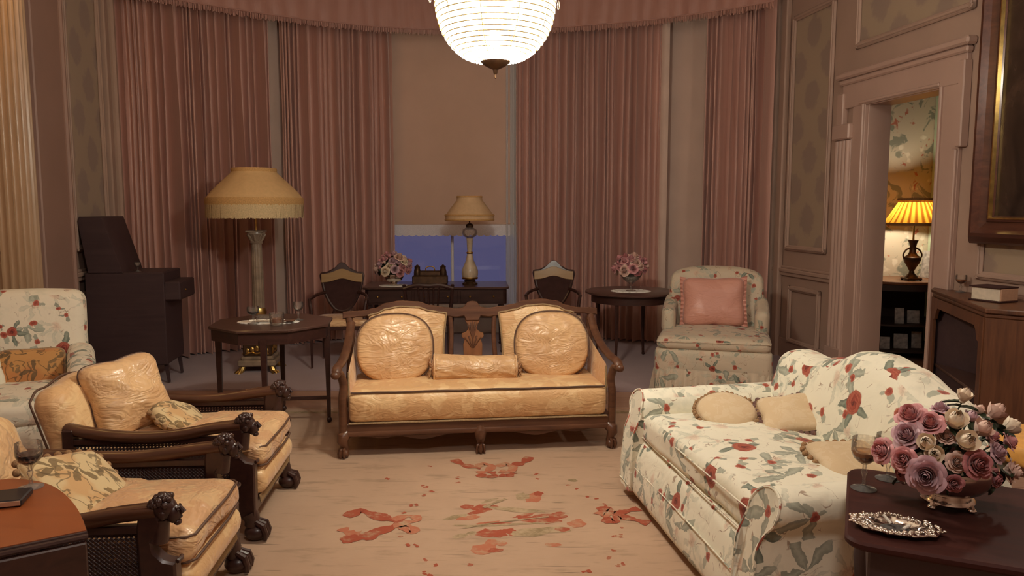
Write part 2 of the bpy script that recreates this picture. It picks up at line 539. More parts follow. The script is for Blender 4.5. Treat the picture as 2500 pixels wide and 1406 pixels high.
# flowered cotton
def floral(name, base=(.80, .75, .60), big=3.7, seed=0.0, dens=.50, big_r=.185, pale=1.0):
    t = NT(name); uv = t.coord('UV')
    uvm = t.mapping(uv, (1, 1, 1), (seed, seed * .7, 0))
    def layer(scale, keep, rose_r, leaf_r, rot, lobes, warp=.26, soft=.03):
        mv = t.mapping(uvm, (1, 1, 1), (rot * 3, rot, 0), (0, 0, rot))
        v = t.voro(mv, scale, '2D', rand=.95)
        vec = t.new('ShaderNodeVectorMath', operation='SUBTRACT')
        t.lk(mv, vec.inputs[0]); t.lk(v.outputs['Position'], vec.inputs[1])
        _, nc = t.noise(uvm, scale * 3.2, 3, .6)
        add = t.new('ShaderNodeVectorMath', operation='MULTIPLY_ADD')
        t.lk(nc, add.inputs[0]); add.inputs[1].default_value = [warp / scale] * 3
        off = t.new('ShaderNodeVectorMath', operation='ADD'); t.lk(vec.outputs[0], off.inputs[0]); off.inputs[1].default_value = [-warp / 2 / scale] * 3
        t.lk(off.outputs[0], add.inputs[2])
        sp = t.new('ShaderNodeSeparateXYZ'); t.lk(add.outputs[0], sp.inputs[0])
        x, y = sp.outputs[0], sp.outputs[1]
        r = t.math('MULTIPLY', t.math('SQRT', t.math('ADD', t.math('MULTIPLY', x, x), t.math('MULTIPLY', y, y))), scale)
        ang = t.math('ARCTAN2', y, x)
        rc = t.new('ShaderNodeSeparateColor'); t.lk(v.outputs['Color'], rc.inputs[0])
        on = t.math('GREATER_THAN', keep, rc.outputs[0])
        an2 = t.math('ADD', ang, t.math('MULTIPLY', rc.outputs[1], 6.28))
        size = t.math('ADD', .75, t.math('MULTIPLY', rc.outputs[2], .5))
        rn = t.math('DIVIDE', r, size)
        rm = t.math('MULTIPLY', t.step(rn, rose_r, rose_r - soft), on) if rose_r else None
        ring = t.math('SINE', t.math('ADD', t.math('MULTIPLY', rn, 22 / max(rose_r, .05) * .9), t.math('MULTIPLY', an2, 2)))
        rr = t.math('ADD', t.math('MULTIPLY', rn, .8 / max(rose_r, .05)), t.math('MULTIPLY', ring, .12))
        rr = t.math('ADD', rr, t.math('MULTIPLY', t.math('SUBTRACT', nz, .5), .5))
        lob = t.math('ABSOLUTE', t.math('SINE', t.math('MULTIPLY', an2, lobes / 2)))
        lob = t.math('POWER', lob, 2.0)
        side = t.step(t.math('SINE', t.math('ADD', an2, 1.0)), -.45, .2)
        lr = t.math('MULTIPLY', t.math('MULTIPLY', lob, leaf_r), side)
        lm = t.math('MULTIPLY', t.step(t.math('SUBTRACT', lr, rn), 0.0, soft), on)
        vein = t.math('POWER', lob, 9)
        return rm, rr, lm, vein, rc.outputs[2]
    nz, _ = t.noise(uvm, 34, 3)
    f1, _ = t.noise(uvm, 14, 3)
    faint, _ = t.noise(uvm, 6, 4, .6)
    col = t.mix(t.math('MULTIPLY', t.step(faint, .52, .66), .30), base, (.44, .46, .36))
    rm, rr, lm, ve, cr = layer(5.2, .70, .20, .62, .9, 7, .4, .12)
    col = t.mix(t.math('MULTIPLY', lm, .42 * pale), col, t.mix(ve, (.34, .37, .29), (.50, .50, .40)))
    col = t.mix(t.math('MULTIPLY', rm, .45), col, t.ramp(rr, [(0, (.48, .20, .12)), (.5, (.66, .42, .30)), (1, (.72, .58, .45))]))
    tw, _ = t.noise(uvm, 8, 2, .5, .8)
    twm = t.math('MULTIPLY', t.step(t.math('ABSOLUTE', t.math('SUBTRACT', tw, .5)), .010, .004), t.step(f1, .48, .58))
    col = t.mix(t.math('MULTIPLY', twm, .75), col, (.26, .15, .09))
    rm, rr, lm, ve, cr = layer(4.4, .42, 0, .60, 1.7, 5, .3, .03)
    col = t.mix(t.math('MULTIPLY', lm, .85), col, t.mix(t.math('ADD', t.math('MULTIPLY', ve, .45), t.math('MULTIPLY', nz, .5)), (.13, .15, .115), (.44, .46, .37)))
    rm, rr, lm, ve, cr = layer(8.0, .42, .155, .46, 2.1, 3, .3, .04)
    col = t.mix(t.math('MULTIPLY', lm, .85), col, t.mix(cr, (.15, .165, .125), (.36, .38, .30)))
    col = t.mix(rm, col, t.ramp(rr, [(0, (.20, .03, .02)), (.6, (.42, .10, .06)), (1, (.60, .30, .21))]))
    rm, rr, lm, ve, cr = layer(big, dens, big_r, .42, 0.4, 5, .22, .025)
    col = t.mix(lm, col, t.mix(t.math('ADD', t.math('MULTIPLY', ve, .4), t.math('MULTIPLY', nz, .5)), (.065, .08, .06), (.34, .37, .29)))
    col = t.mix(rm, col, t.ramp(rr, [(0, (.10, .014, .010)), (.30, (.27, .042, .025)), (.55, (.42, .11, .065)), (.72, (.26, .045, .028)), (.9, (.48, .18, .115)), (1, (.40, .12, .075))]))
    t.set(color=col, rough=.62, sheen=.15, spec=.3)
    w, _ = t.noise(t.coord(), 7, 3, .5, .8)
    t.bump(w, .35, .025)
    return t.m
FLORAL = floral('rose_chintz')
FLORAL_D = floral('rose_chintz_faded', (.60, .49, .36), 4.0, 1.7, .42, .15)
FLORAL_L = floral('rose_chintz_pale', (.74, .66, .52), 3.9, 3.3, .34, .15)

# needlepoint with leaves
def needle(name, ground, border, leaf, seed=0.0):
    t = NT(name); uv = t.mapping(t.coord('UV'), (1, 1, 1), (seed, seed * .37, 0))
    nz, nc0 = t.noise(uv, 40, 2)
    pk, _ = t.noise(uv, 7, 2)
    col = t.mix(t.step(pk, .47, .60), ground, border)
    for (scale, rot, lobes, lr_, keep, shade) in ((8.0, .7, 5, .60, .62, 1.0), (13.0, 2.0, 3, .60, .40, 1.4)):
        mv = t.mapping(uv, (1, 1, 1), (rot, rot * 2, 0), (0, 0, rot))
        v = t.voro(mv, scale, '2D', rand=.9)
        vec = t.new('ShaderNodeVectorMath', operation='SUBTRACT'); t.lk(mv, vec.inputs[0]); t.lk(v.outputs['Position'], vec.inputs[1])
        _, nc = t.noise(uv, scale * 3, 2)
        add = t.new('ShaderNodeVectorMath', operation='MULTIPLY_ADD'); t.lk(nc, add.inputs[0]); add.inputs[1].default_value = [.34 / scale] * 3
        off = t.new('ShaderNodeVectorMath', operation='ADD'); t.lk(vec.outputs[0], off.inputs[0]); off.inputs[1].default_value = [-.17 / scale] * 3
        t.lk(off.outputs[0], add.inputs[2])
        sp = t.new('ShaderNodeSeparateXYZ'); t.lk(add.outputs[0], sp.inputs[0]); x, y = sp.outputs[0], sp.outputs[1]
        r = t.math('MULTIPLY', t.math('SQRT', t.math('ADD', t.math('MULTIPLY', x, x), t.math('MULTIPLY', y, y))), scale)
        rc = t.new('ShaderNodeSeparateColor'); t.lk(v.outputs['Color'], rc.inputs[0])
        an = t.math('ADD', t.math('ARCTAN2', y, x), t.math('MULTIPLY', rc.outputs[1], 6.28))
        lob = t.math('POWER', t.math('ABSOLUTE', t.math('SINE', t.math('MULTIPLY', an, lobes / 2))), 1.7)
        side = t.step(t.math('SINE', t.math('ADD', an, 1.0)), -.6, .1)
        m_ = t.math('MULTIPLY', t.step(t.math('SUBTRACT', t.math('MULTIPLY', t.math('MULTIPLY', lob, lr_), side), r), 0.0, .04), t.math('GREATER_THAN', keep, rc.outputs[0]))
        col = t.mix(t.math('MULTIPLY', m_, .92), col, t.mix(nz, tuple(x_ * shade for x_ in leaf), tuple(x_ * 2.4 * shade for x_ in leaf)))
    tw, _ = t.noise(uv, 9, 2, .5, .6)
    col = t.mix(t.math('MULTIPLY', t.step(t.math('ABSOLUTE', t.math('SUBTRACT', tw, .5)), .016, .008), .7), col, leaf)
    t.set(color=col, rough=.85, sheen=.2)
    h, _ = t.noise(t.coord(), 260, 1); t.bump(h, .25, .002)
    return t.m
NEEDLE = needle('leafy_needlepoint', (.66, .50, .27), (.60, .36, .16), (.11, .070, .028))
NEEDLE_O = needle('amber_needlepoint', (.50, .25, .08), (.46, .19, .06), (.08, .048, .02), 2.0)

def silk_curtain(name, a, b):
    t = NT(name); c = t.coord()
    f, _ = t.noise(t.mapping(c, (40, 40, .6)), 1.0, 3)
    g, _ = t.noise(c, 1.2, 2)
    t.set(color=t.mix(f, a, b), rough=.44, sheen=.35, sheenr=.35, spec=.5)
    t.bump(f, .05, .004); return t.m
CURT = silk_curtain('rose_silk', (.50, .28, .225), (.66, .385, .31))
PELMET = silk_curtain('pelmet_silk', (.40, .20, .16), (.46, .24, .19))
def wallpaper():
    t = NT('damask_wallpaper'); c = t.coord('UV')
    m = t.mapping(c, (1.0, 1.0, 1))
    sp = t.new('ShaderNodeSeparateXYZ'); t.lk(m, sp.inputs[0])
    # ogee repeats made of two crossing waves
    n1, _ = t.noise(c, 14, 4)
    y = t.math('MULTIPLY', sp.outputs[1], 2 * PI / .62)
    x = t.math('MULTIPLY', sp.outputs[0], 2 * PI / .52)
    k = t.math('ADD', t.math('MULTIPLY', t.math('COSINE', x), .5), t.math('MULTIPLY', t.math('COSINE', y), .5))
    k = t.math('ADD', t.math('ABSOLUTE', k), t.math('MULTIPLY', t.math('SUBTRACT', n1, .5), .9))
    f = t.step(k, .36, .66)
    t.set(color=t.mix(f, (.38, .28, .19), (.30, .215, .165)), rough=.5, sheen=.2)
    return t.m
PAPER_W = wallpaper()
def chinoise():
    t = NT('painted_flower_paper'); c = t.coord()
    f, _ = t.noise(c, 4.5, 3, .6, 1.0); g, _ = t.noise(c, 9, 3, .5, .8); h, _ = t.noise(t.mapping(c, (1, 1, 1), (4, 4, 4)), 7, 2)
    col = t.mix(t.step(f, .54, .60), (.62, .52, .38), (.28, .27, .20))
    col = t.mix(t.math('MULTIPLY', t.step(g, .60, .66), t.step(h, .5, .55)), col, (.50, .16, .10))
    col = t.mix(t.step(h, .64, .70), col, (.80, .70, .54))
    t.set(color=col, rough=.7); return t.m
CHINO = chinoise()
def carpet(name, a, b, scale=3.0):
    t = NT(name); c = t.coord()
    f, _ = t.noise(c, scale, 4, .6); g, _ = t.noise(c, 380, 2)
    t.set(color=t.mix(t.math('ADD', t.math('MULTIPLY', f, .8), t.math('MULTIPLY', g, .2)), a, b), rough=.95, sheen=.15, spec=.1)
    t.bump(g, .4, .004); return t.m
BAYCARPET = carpet('grey_bay_carpet', (.30, .215, .225), (.40, .30, .305))
def rugm():
    t = NT('aubusson_ground'); c = t.coord()
    f, _ = t.noise(c, 1.6, 4, .6); g, _ = t.noise(t.mapping(c, (20, 300, 20)), 1.0, 2); s, _ = t.noise(t.mapping(c, (3, 12, 3)), 1.0, 4, .7)
    col = t.mix(f, (.37, .235, .155), (.54, .36, .245))
    col = t.mix(t.math('MULTIPLY', t.step(s, .52, .70), .60), col, (.25, .165, .105))
    col = t.mix(t.math('MULTIPLY', g, .2), col, (.30, .21, .14))
    # worn slits running with the weave
    w, _ = t.noise(t.mapping(c, (2.2, 60, 1)), 1.0, 2, .4)
    col = t.mix(t.math('MULTIPLY', t.step(w, .70, .715), .75), col, (.10, .06, .04))
    t.set(color=col, rough=.92, spec=.12, sheen=.1); t.bump(g, .35, .004); return t.m
RUG = rugm()
def rugmotif(name, a, fade=.55):
    t = NT(name); c = t.coord()
    f, _ = t.noise(c, 12, 5, .7); g, _ = t.noise(t.mapping(c, (30, 60, 30)), 1.0, 3)
    k = t.step(t.math('ADD', t.math('MULTIPLY', f, .8), t.math('MULTIPLY', g, .25)), fade - .12, fade + .16)
    t.set(color=t.mix(k, a, (.42, .30, .19)), rough=.92, spec=.1); return t.m
RUG_RED = rugmotif('faded_red_wool', (.31, .075, .042), .62)
RUG_ROSE = rugmotif('faded_rose_wool', (.40, .14, .08), .58)
RUG_GREY = rugmotif('faded_olive_wool', (.24, .17, .095), .50)
def boards():
    t = NT('floor_boards'); c = t.coord()
    br = t.new('ShaderNodeTexBrick'); t.lk(t.mapping(c, (.45, 5.2, 1)), br.inputs[0])
    br.inputs['Scale'].default_value = 1.0; br.inputs['Mortar Size'].default_value = .012
    br.inputs['Color1'].default_value = (.40, .235, .165, 1); br.inputs['Color2'].default_value = (.44, .265, .19, 1); br.inputs['Mortar'].default_value = (.16, .08, .055, 1)
    br.inputs['Brick Width'].default_value = 1.0; br.inputs['Row Height'].default_value = 1.0
    f, _ = t.noise(t.mapping(c, (2, 40, 2)), 1.0, 3)
    t.set(color=t.mix(t.math('MULTIPLY', f, .4), br.outputs[0], (.15, .08, .05)), rough=.42, coat=.1); return t.m
BOARDS = boards()
def oilpaint():
    t = NT('old_oil_painting'); c = t.coord('Generated')
    f, _ = t.noise(c, 3, 4, .6, .8)
    t.set(color=t.ramp(f, [(.35, (.012, .008, .006)), (.6, (.05, .028, .018)), (.75, (.16, .07, .035))]), rough=.25, coat=.3); return t.m
OIL = oilpaint()
def bead():
    t = NT('crystal_bead_net')
    tr = t.new('ShaderNodeBsdfTransparent'); tl = t.new('ShaderNodeBsdfTranslucent'); df = t.new('ShaderNodeBsdfDiffuse')
    tl.inputs[0].default_value = (.95, .90, .80, 1); df.inputs[0].default_value = (.9, .85, .75, 1)
    a = t.new('ShaderNodeMixShader'); a.inputs[0].default_value = .35; t.lk(tl.outputs[0], a.inputs[1]); t.lk(df.outputs[0], a.inputs[2])
    b = t.new('ShaderNodeMixShader'); b.inputs[0].default_value = .42; t.lk(tr.outputs[0], b.inputs[1]); t.lk(a.outputs[0], b.inputs[2])
    t.shader(b.outputs[0]); return t.m
BEAD = bead()
def litshade():
    t = NT('lit_pleated_silk')
    tl = t.new('ShaderNodeBsdfTranslucent'); df = t.new('ShaderNodeBsdfDiffuse')
    cs = t.new('ShaderNodeSeparateXYZ'); t.lk(t.coord(), cs.inputs[0])
    sn = t.math('SINE', t.math('MULTIPLY', t.math('ARCTAN2', cs.outputs[1], cs.outputs[0]), 26))
    t.lk(t.mix(t.step(sn, -.9, .7), (.14, .045, .004), (.46, .20, .02)), tl.inputs[0]); df.inputs[0].default_value = (.40, .17, .03, 1)
    a = t.new('ShaderNodeMixShader'); a.inputs[0].default_value = .4; t.lk(tl.outputs[0], a.inputs[1]); t.lk(df.outputs[0], a.inputs[2])
    t.shader(a.outputs[0]); return t.m
LITSHADE = litshade()
# ------------------------------------------------------------------ the room
PHI = math.radians(8.5)
EX = Vector((math.cos(PHI), math.sin(PHI), 0)); EY = Vector((-math.sin(PHI), math.cos(PHI), 0))
TR = Matrix.Translation((2.95, 8.0, 0)) @ Matrix.Rotation(PHI - PI / 2, 4, 'Z')     # right wall: x towards the camera, y outwards
TL = Matrix.Translation((-3.98, 7.5, 0)) @ Matrix.Rotation(PHI - PI / 2, 4, 'Z')    # left wall: x towards the camera, y into the room
CEIL_Z = 4.6
ARC = spline([(-3.98, 7.72, 0), (-3.38, 8.20, 0), (-2.6, 8.78, 0), (-1.6, 9.26, 0), (-.6, 9.42, 0), (.4, 9.33, 0), (1.42, 9.02, 0), (2.2, 8.60, 0), (2.80, 8.14, 0)], 24)
ALEN = [0.0]
for i in range(1, len(ARC)): ALEN.append(ALEN[-1] + (ARC[i] - ARC[i - 1]).length)
def arc(s, off=0.0):
    """point on the bow at arc length s, moved off metres into the room"""
    s = max(0.0, min(ALEN[-1], s))
    i = 0
    lo, hi = 0, len(ALEN) - 1
    while hi - lo > 1:
        mid = (lo + hi) // 2
        if ALEN[mid] <= s: lo = mid
        else: hi = mid
    t = (s - ALEN[lo]) / (ALEN[hi] - ALEN[lo])
    p = ARC[lo].lerp(ARC[hi], t)
    d = (ARC[min(hi + 2, len(ARC) - 1)] - ARC[max(lo - 2, 0)]).normalized()
    n = Vector((d.y, -d.x, 0))
    return p + n * off, d, n
def s_at(px, off=0.0):
    best = None
    for k in range(800):
        s = ALEN[-1] * k / 799
        p = arc(s, off)[0]
        e = abs(1250 + FOC * p.x / p.y - px)
        if best is None or e < best[0]: best = (e, s)
    return best[1]

m = MB(); m.box((0, 4.0, -.05), (16, 15, .1), 0)
struct('floor', m, BOARDS)
m = MB(); m.box((0, 4.0, CEIL_Z + .05), (16, 15, .1), 0)
struct('ceiling', m, CEIL)
m = MB(); m.box((0, -2.7, CEIL_Z / 2), (16, .2, CEIL_Z), 0)
struct('wall_front', m, WALL)
# right wall with the doorway
D0, D1, DZ = 1.234, 2.174, 2.52
m = MB(TR)
m.box(((-1.1 + D0) / 2, .095, CEIL_Z / 2), (D0 + 1.1, .19, CEIL_Z), 0)
m.box(((D1 + 11.2) / 2, .095, CEIL_Z / 2), (11.2 - D1, .19, CEIL_Z), 0)
m.box(((D0 + D1) / 2, .095, (DZ + CEIL_Z) / 2), (D1 - D0, .19, CEIL_Z - DZ), 0)
struct('wall_right', m, WALL)
m = MB(TL); m.box((5.0, -.15, CEIL_Z / 2), (11.2, .3, CEIL_Z), 0)
struct('wall_left', m, WALL)

# bow wall, with the centre window opening and plain bays between the curtains
W0, W1 = s_at(945, -.30), s_at(1285, -.30)
WZ0, WZ1 = .34, 3.9
def bow_strip(m, s0, s1, z0, z1, o0, o1, n=24):
    for (oa, flip) in ((o0, 0), (o1, 1)):
        m.grid(lambda u, v, oa=oa, flip=flip: arc(s0 + (s1 - s0) * (u if not flip else 1 - u), oa)[0] + Vector((0, 0, z0 + (z1 - z0) * v)), n, 1)
    for z, fl in ((z0, 1), (z1, 0)):
        m.grid(lambda u, v, z=z, fl=fl: arc(s0 + (s1 - s0) * u, o0 + (o1 - o0) * (v if not fl else 1 - v))[0] + Vector((0, 0, z)), n, 1)
    for s, fl in ((s0, 0), (s1, 1)):
        m.grid(lambda u, v, s=s, fl=fl: arc(s, o0 + (o1 - o0) * (u if not fl else 1 - u))[0] + Vector((0, 0, z0 + (z1 - z0) * v)), 1, 1)
m = MB()
bow_strip(m, 0, W0, 0, CEIL_Z, -.30, -.55)
bow_strip(m, W1, ALEN[-1], 0, CEIL_Z, -.30, -.55)
bow_strip(m, W0, W1, WZ1, CEIL_Z, -.30, -.55)
bow_strip(m, W0, W1, 0, WZ0, -.30, -.55)
struct('wall_back', m, WALL)
# centre sash window
wp0, wp1 = arc(W0, -.42)[0], arc(W1, -.42)[0]
wd = (wp1 - wp0); WW = wd.length; wang = math.atan2(wd.y, wd.x)
TW = Matrix.Translation(wp0) @ Matrix.Rotation(wang, 4, 'Z')
win = bpy.data.objects.new('window_1', None); COL.objects.link(win); win['kind'] = 'structure'
m = MB(TW)
for x in (.03, WW - .03): m.box((x, 0, (WZ0 + WZ1) / 2), (.06, .10, WZ1 - WZ0), .006)
m.box((WW / 2, 0, WZ0 + .04), (WW, .12, .08), .006); m.box((WW / 2, 0, WZ1 - .04), (WW, .12, .08), .006)
part('window_frame', m, CREAM_W, win)
m = MB(TW)
bx = [(WW) * .465, WW * .875]
for x in bx: m.box((x, -.01, (WZ0 + WZ1) / 2), (.035, .05, WZ1 - WZ0 - .16), .008)
m.box((WW / 2, -.01, 2.1), (WW - .12, .05, .045), .008)
part('glazing_bar', m, CREAM_W, win)
m = MB(TW); m.box((WW / 2, .01, (WZ0 + WZ1) / 2), (WW - .10, .006, WZ1 - WZ0 - .14), 0)
part('pane', m, PANE, win)
m = MB()
bow_strip(m, W0 - .05, W1 + .05, WZ0 - .04, WZ0, -.16, -.55, 12)
struct('trim_1', m, CREAM_W)      # window sill
m = MB(); bow_strip(m, 0, ALEN[-1], 0, .20, -.27, -.31, 60)
struct('baseboard_back', m, CREAM_W)

# damask panels and mouldings on the walls
def wpanel(T, s0, s1, z0, z1, side, name, mat_panel=PAPER_W, w=.06, d=.03, sub=True):
    """moulded frame with a damask field; side -1: room is on local -y"""
    m = MB(T)
    for (a, b, c_, d_) in ((s0, s1, z0, z0 + w), (s0, s1, z1 - w, z1), (s0, s0 + w, z0, z1), (s1 - w, s1, z0, z1)):
        m.box(((a + b) / 2, side * d / 2, (c_ + d_) / 2), (b - a, d, d_ - c_), .012)
        e = .018
        m.box(((a + b) / 2, side * (d / 2 + .006), (c_ + d_) / 2), (b - a - (e * 2 if b - a < .1 else e), d + .012, d_ - c_ - (e * 2 if d_ - c_ < .1 else e)), .006)
    o = struct(name, m, WALL)
    if sub:
        m = MB(T); m.box(((s0 + s1) / 2, side * .003, (z0 + z1) / 2), (s1 - s0 - w, .006, z1 - z0 - w), 0)
        part('damask_field', m, mat_panel, o)
    return o
wpanel(TR, -.10, .68, 1.16, 3.58, -1, 'trim_2')
wpanel(TR, 1.02, 2.46, 3.02, 4.3, -1, 'trim_3')
wpanel(TR, 2.62, 5.4, 1.10, 4.2, -1, 'trim_4')
wpanel(TR, .0, .62, .18, .80, -1, 'trim_5', sub=False)
wpanel(TL, .04, .86, 1.22, 4.2, 1, 'trim_6')
wpanel(TL, .06, .90, .2, .86, 1, 'trim_7', sub=False)
def rail(T, s0, s1, z, side, name, h=.07, d=.05, mat=WALL):
    m = MB(T)
    m.box(((s0 + s1) / 2, side * d / 2, z), (s1 - s0, d, h * .45), .008)
    m.box(((s0 + s1) / 2, side * d * .33, z - h * .4), (s1 - s0, d * .66, h * .5), .008)
    m.box(((s0 + s1) / 2, side * d * .25, z + h * .35), (s1 - s0, d * .5, h * .3), .006)
    return struct(name, m, mat)
rail(TR, -.5, .80, .95, -1, 'trim_8', .09)
rail(TR, 2.62, 6.0, .98, -1, 'trim_9', .09)
rail(TL, -.3, 1.06, 1.02, 1, 'trim_10', .09)
m = MB(TR); m.box((.15, -.012, .11), (1.3, .024, .22), .006); struct('baseboard_right', m, WALL)
m = MB(TL); m.box((2.0, .012, .11), (4.5, .024, .22), .006); struct('baseboard_left', m, WALL)

# door surround: reeded pilaster, flat boards, lintel with ears
door = bpy.data.objects.new('door_1', None); COL.objects.link(door); door['kind'] = 'structure'
m = MB(TR)
m.box((.93, -.02, 1.18), (.24, .04, 2.36), .004)
for k in range(4):
    m.tube([(.85 + k * .055, -.042, .30), (.85 + k * .055, -.042, 2.22)], .026, 10)
m.box((.93, -.035, .15), (.26, .07, .30), .008); m.box((.93, -.04, 2.30), (.27, .08, .14), .012)
part('reeded_pilaster', m, WALL_REED, door)
m = MB(TR)
m.box((1.14, -.017, 1.26), (.185, .034, 2.52), .004); m.box((1.215, -.03, 1.26), (.03, .05, 2.52), .008)
m.box((2.285, -.017, 1.26), (.215, .034, 2.52), .004); m.box((2.19, -.03, 1.26), (.03, .05, 2.52), .008)
m.box((2.365, -.028, 1.02), (.05, .056, 2.04), .008)
part('casing_board', m, WALL_REED, door)
m = MB(TR)
m.box((1.66, -.02, 2.66), (1.55, .04, .30), .006)
m.box((1.66, -.03, 2.535), (1.02, .05, .03), .008)
m.box((1.66, -.045, 2.80), (1.66, .09, .06), .015); m.box((1.66, -.035, 2.745), (1.60, .06, .05), .012)
m.box((2.42, -.035, 2.36), (.06, .07, .62), .008); m.box((.88, -.03, 2.5), (.10, .06, .30), .008)
part('lintel', m, WALL_REED, door)
m = MB(TR)
for x in (D0 + .008, D1 - .008): m.box((x, .10, DZ / 2), (.016, .215, DZ), .003)
m.box(((D0 + D1) / 2, .10, DZ - .008), (D1 - D0, .215, .016), .003)
part('jamb_lining', m, WALL_REED, door)

# fluted column and flat pilaster on the left wall
cc = TL @ Vector((2.12, .0, 0))
m = MB(); nfl = 34
def flute(a, z): return 1 - .075 * (abs(math.sin(a * nfl / 2)) ** .8)
m.lathe([(.265, .34), (.262, 2.0), (.255, 3.4), (.25, CEIL_Z - .15)], nfl * 8, (cc.x, cc.y, 0), flute)
m.lathe([(.31, 0), (.31, .14), (.33, .17), (.33, .22), (.295, .25), (.30, .30), (.27, .34)], 48, (cc.x, cc.y, 0))
struct('trim_11', m, STONE)
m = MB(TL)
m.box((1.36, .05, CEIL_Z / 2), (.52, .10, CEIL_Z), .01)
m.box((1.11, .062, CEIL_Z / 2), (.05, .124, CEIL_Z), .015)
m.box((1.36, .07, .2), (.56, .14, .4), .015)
struct('trim_12', m, WALL_SHADED)
m = MB(TL)
m.box((-.06, .03, CEIL_Z / 2), (.10, .06, CEIL_Z), .012); m.box((-.16, .05, CEIL_Z / 2), (.08, .10, CEIL_Z), .02)
struct('trim_13', m, WALL)
m = MB(TR)
m.box((-.22, -.03, CEIL_Z / 2), (.12, .06, CEIL_Z), .012); m.box((-.36, -.05, CEIL_Z / 2), (.08, .10, CEIL_Z), .02)
struct('trim_14', m, WALL)
# wall light high on the column side, above the picture
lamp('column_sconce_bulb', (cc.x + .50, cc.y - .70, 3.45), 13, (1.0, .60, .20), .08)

# ------------------------------------------------------------------ the small room through the doorway
m = MB(); m.box((5.2, 8.72, 1.9), (4.2, .2, 3.8), 0); struct('wall_annex_back', m, CHINO)
m = MB(); m.box((4.98, 8.50, 1.9), (.52, .22, 3.8), .006); struct('trim_15', m, GREEN_P)
m = MB(); m.box((6.6, 6.5, 1.9), (.2, 5, 3.8), 0); struct('wall_annex_right', m, WALL)
m = MB(); m.box((5.0, 6.0, 3.75), (3.4, 5.8, .1), 0)
m.v = []; m.f = []; m.fm = []
m.prism([(3.16, 8.7), (3.16 + .1496 * 4.2, 4.5), (6.6, 4.5), (6.6, 8.7)], 3.7, 3.8)
struct('ceiling_annex', m, CEIL)
m = MB(); m.box((5.2, 4.2, 1.9), (3.4, .2, 3.8), 0); struct('wall_annex_front', m, WALL)

# ------------------------------------------------------------------ floor coverings
m = MB(); 
pts = [(-3.95, 6.62), (3.1, 6.52)]
edge = [arc(ALEN[-1] * k / 40, -.26)[0] for k in range(40, -1, -1)]
m.prism([(-3.72, 6.60), (3.10, 6.50)] + [(p.x, p.y) for p in edge], .001, .012)
solo('bay_carpet', m, BAYCARPET, 'plain grey carpet filling the curved window bay', 'carpet')

# rug with its faded red ribbon bows and flower spray
RUGZ = .016
m = MB(); m.box((-.15, 3.2, RUGZ / 2), (4.3, 5.5, RUGZ), .004)
zb = 0
def blot(px, py, a, b, rot=0.0, mi=1, n=14, seed=0, dz=.0008):
    """irregular petal woven into the rug, a and b are half sizes in metres"""
    p = pixz(px, py, RUGZ); r_ = random.Random(seed + int(px * 7 + py * 13)); a, b = (a * 1.25, b * 1.9) if n > 8 else (a, b)
    global zb; zb += 1; dz = .0004 + .00002 * (zb % 60)
    m.mi = mi; vs_ = [(p.x, p.y, RUGZ + dz)]
    for k in range(n):
        t = 2 * PI * k / n; q = 1 + r_.uniform(-.22, .22)
        x, y = a * q * math.cos(t), b * q * math.sin(t)
        vs_.append((p.x + x * math.cos(rot) - y * math.sin(rot), p.y + x * math.sin(rot) + y * math.cos(rot), RUGZ + dz))
    m.add(vs_, [(0, 1 + k, 1 + (k + 1) % n) for k in range(n)]); m.mi = 0
R_ = random.Random(3)
zc = 0
def ribbon(pts, w, mi=1):
    w = w * 1.45
    """wavy ribbon through picture points, width changing along it"""
    global zc
    P = spline([pixz(x, y, RUGZ) for x, y in pts], 7)
    n = len(P); zc += 1; z = RUGZ + .0017 + .00004 * (zc % 30)
    vs_ = []
    for i, p in enumerate(P):
        d = (P[min(i + 1, n - 1)] - P[max(i - 1, 0)]).normalized(); nn = Vector((-d.y, d.x, 0))
        ww = w * (.35 + .65 * abs(math.sin(PI * (i / (n - 1)) * 2.3 + .5))) * (1 + R_.uniform(-.15, .15))
        vs_ += [(*(p + nn * ww)[:2], z), (*(p - nn * ww)[:2], z)]
    m.mi = mi; m.add(vs_, [(2 * i, 2 * i + 1, 2 * i + 3, 2 * i + 2) for i in range(n - 1)]); m.mi = 0
# bow at left
RIBW = 1.0
ribbon([(845, 1262), (880, 1248), (915, 1258), (950, 1268), (985, 1272)], .030)
ribbon([(838, 1322), (870, 1310), (915, 1300), (955, 1288), (985, 1275)], .030)
ribbon([(835, 1290), (850, 1300), (880, 1302)], .022, 2)
ribbon([(835, 1322), (880, 1315), (910, 1312), (925, 1300)], .020)
ribbon([(960, 1270), (985, 1262), (1012, 1262), (1016, 1272), (985, 1276)], .020, 2)
ribbon([(960, 1284), (990, 1282), (1012, 1292), (1000, 1300), (980, 1285)], .020, 2)
# bow at top
ribbon([(1108, 1122), (1125, 1132), (1150, 1140), (1175, 1142)], .024)
ribbon([(1293, 1116), (1280, 1128), (1260, 1134), (1240, 1140)], .026)
ribbon([(1165, 1140), (1180, 1133), (1200, 1138), (1190, 1150), (1165, 1155)], .022, 2)
ribbon([(1168, 1158), (1185, 1164), (1206, 1162), (1200, 1152)], .022)
ribbon([(1215, 1140), (1235, 1133), (1252, 1140), (1245, 1152), (1220, 1150)], .022, 2)
ribbon([(1220, 1160), (1240, 1162), (1255, 1154)], .020)
# bow at right
ribbon([(1460, 1246), (1485, 1243), (1500, 1254), (1530, 1248), (1560, 1242)], .024)
ribbon([(1470, 1268), (1500, 1272), (1510, 1262), (1545, 1268), (1585, 1278)], .026)
ribbon([(1458, 1250), (1475, 1258), (1495, 1255)], .020, 2)
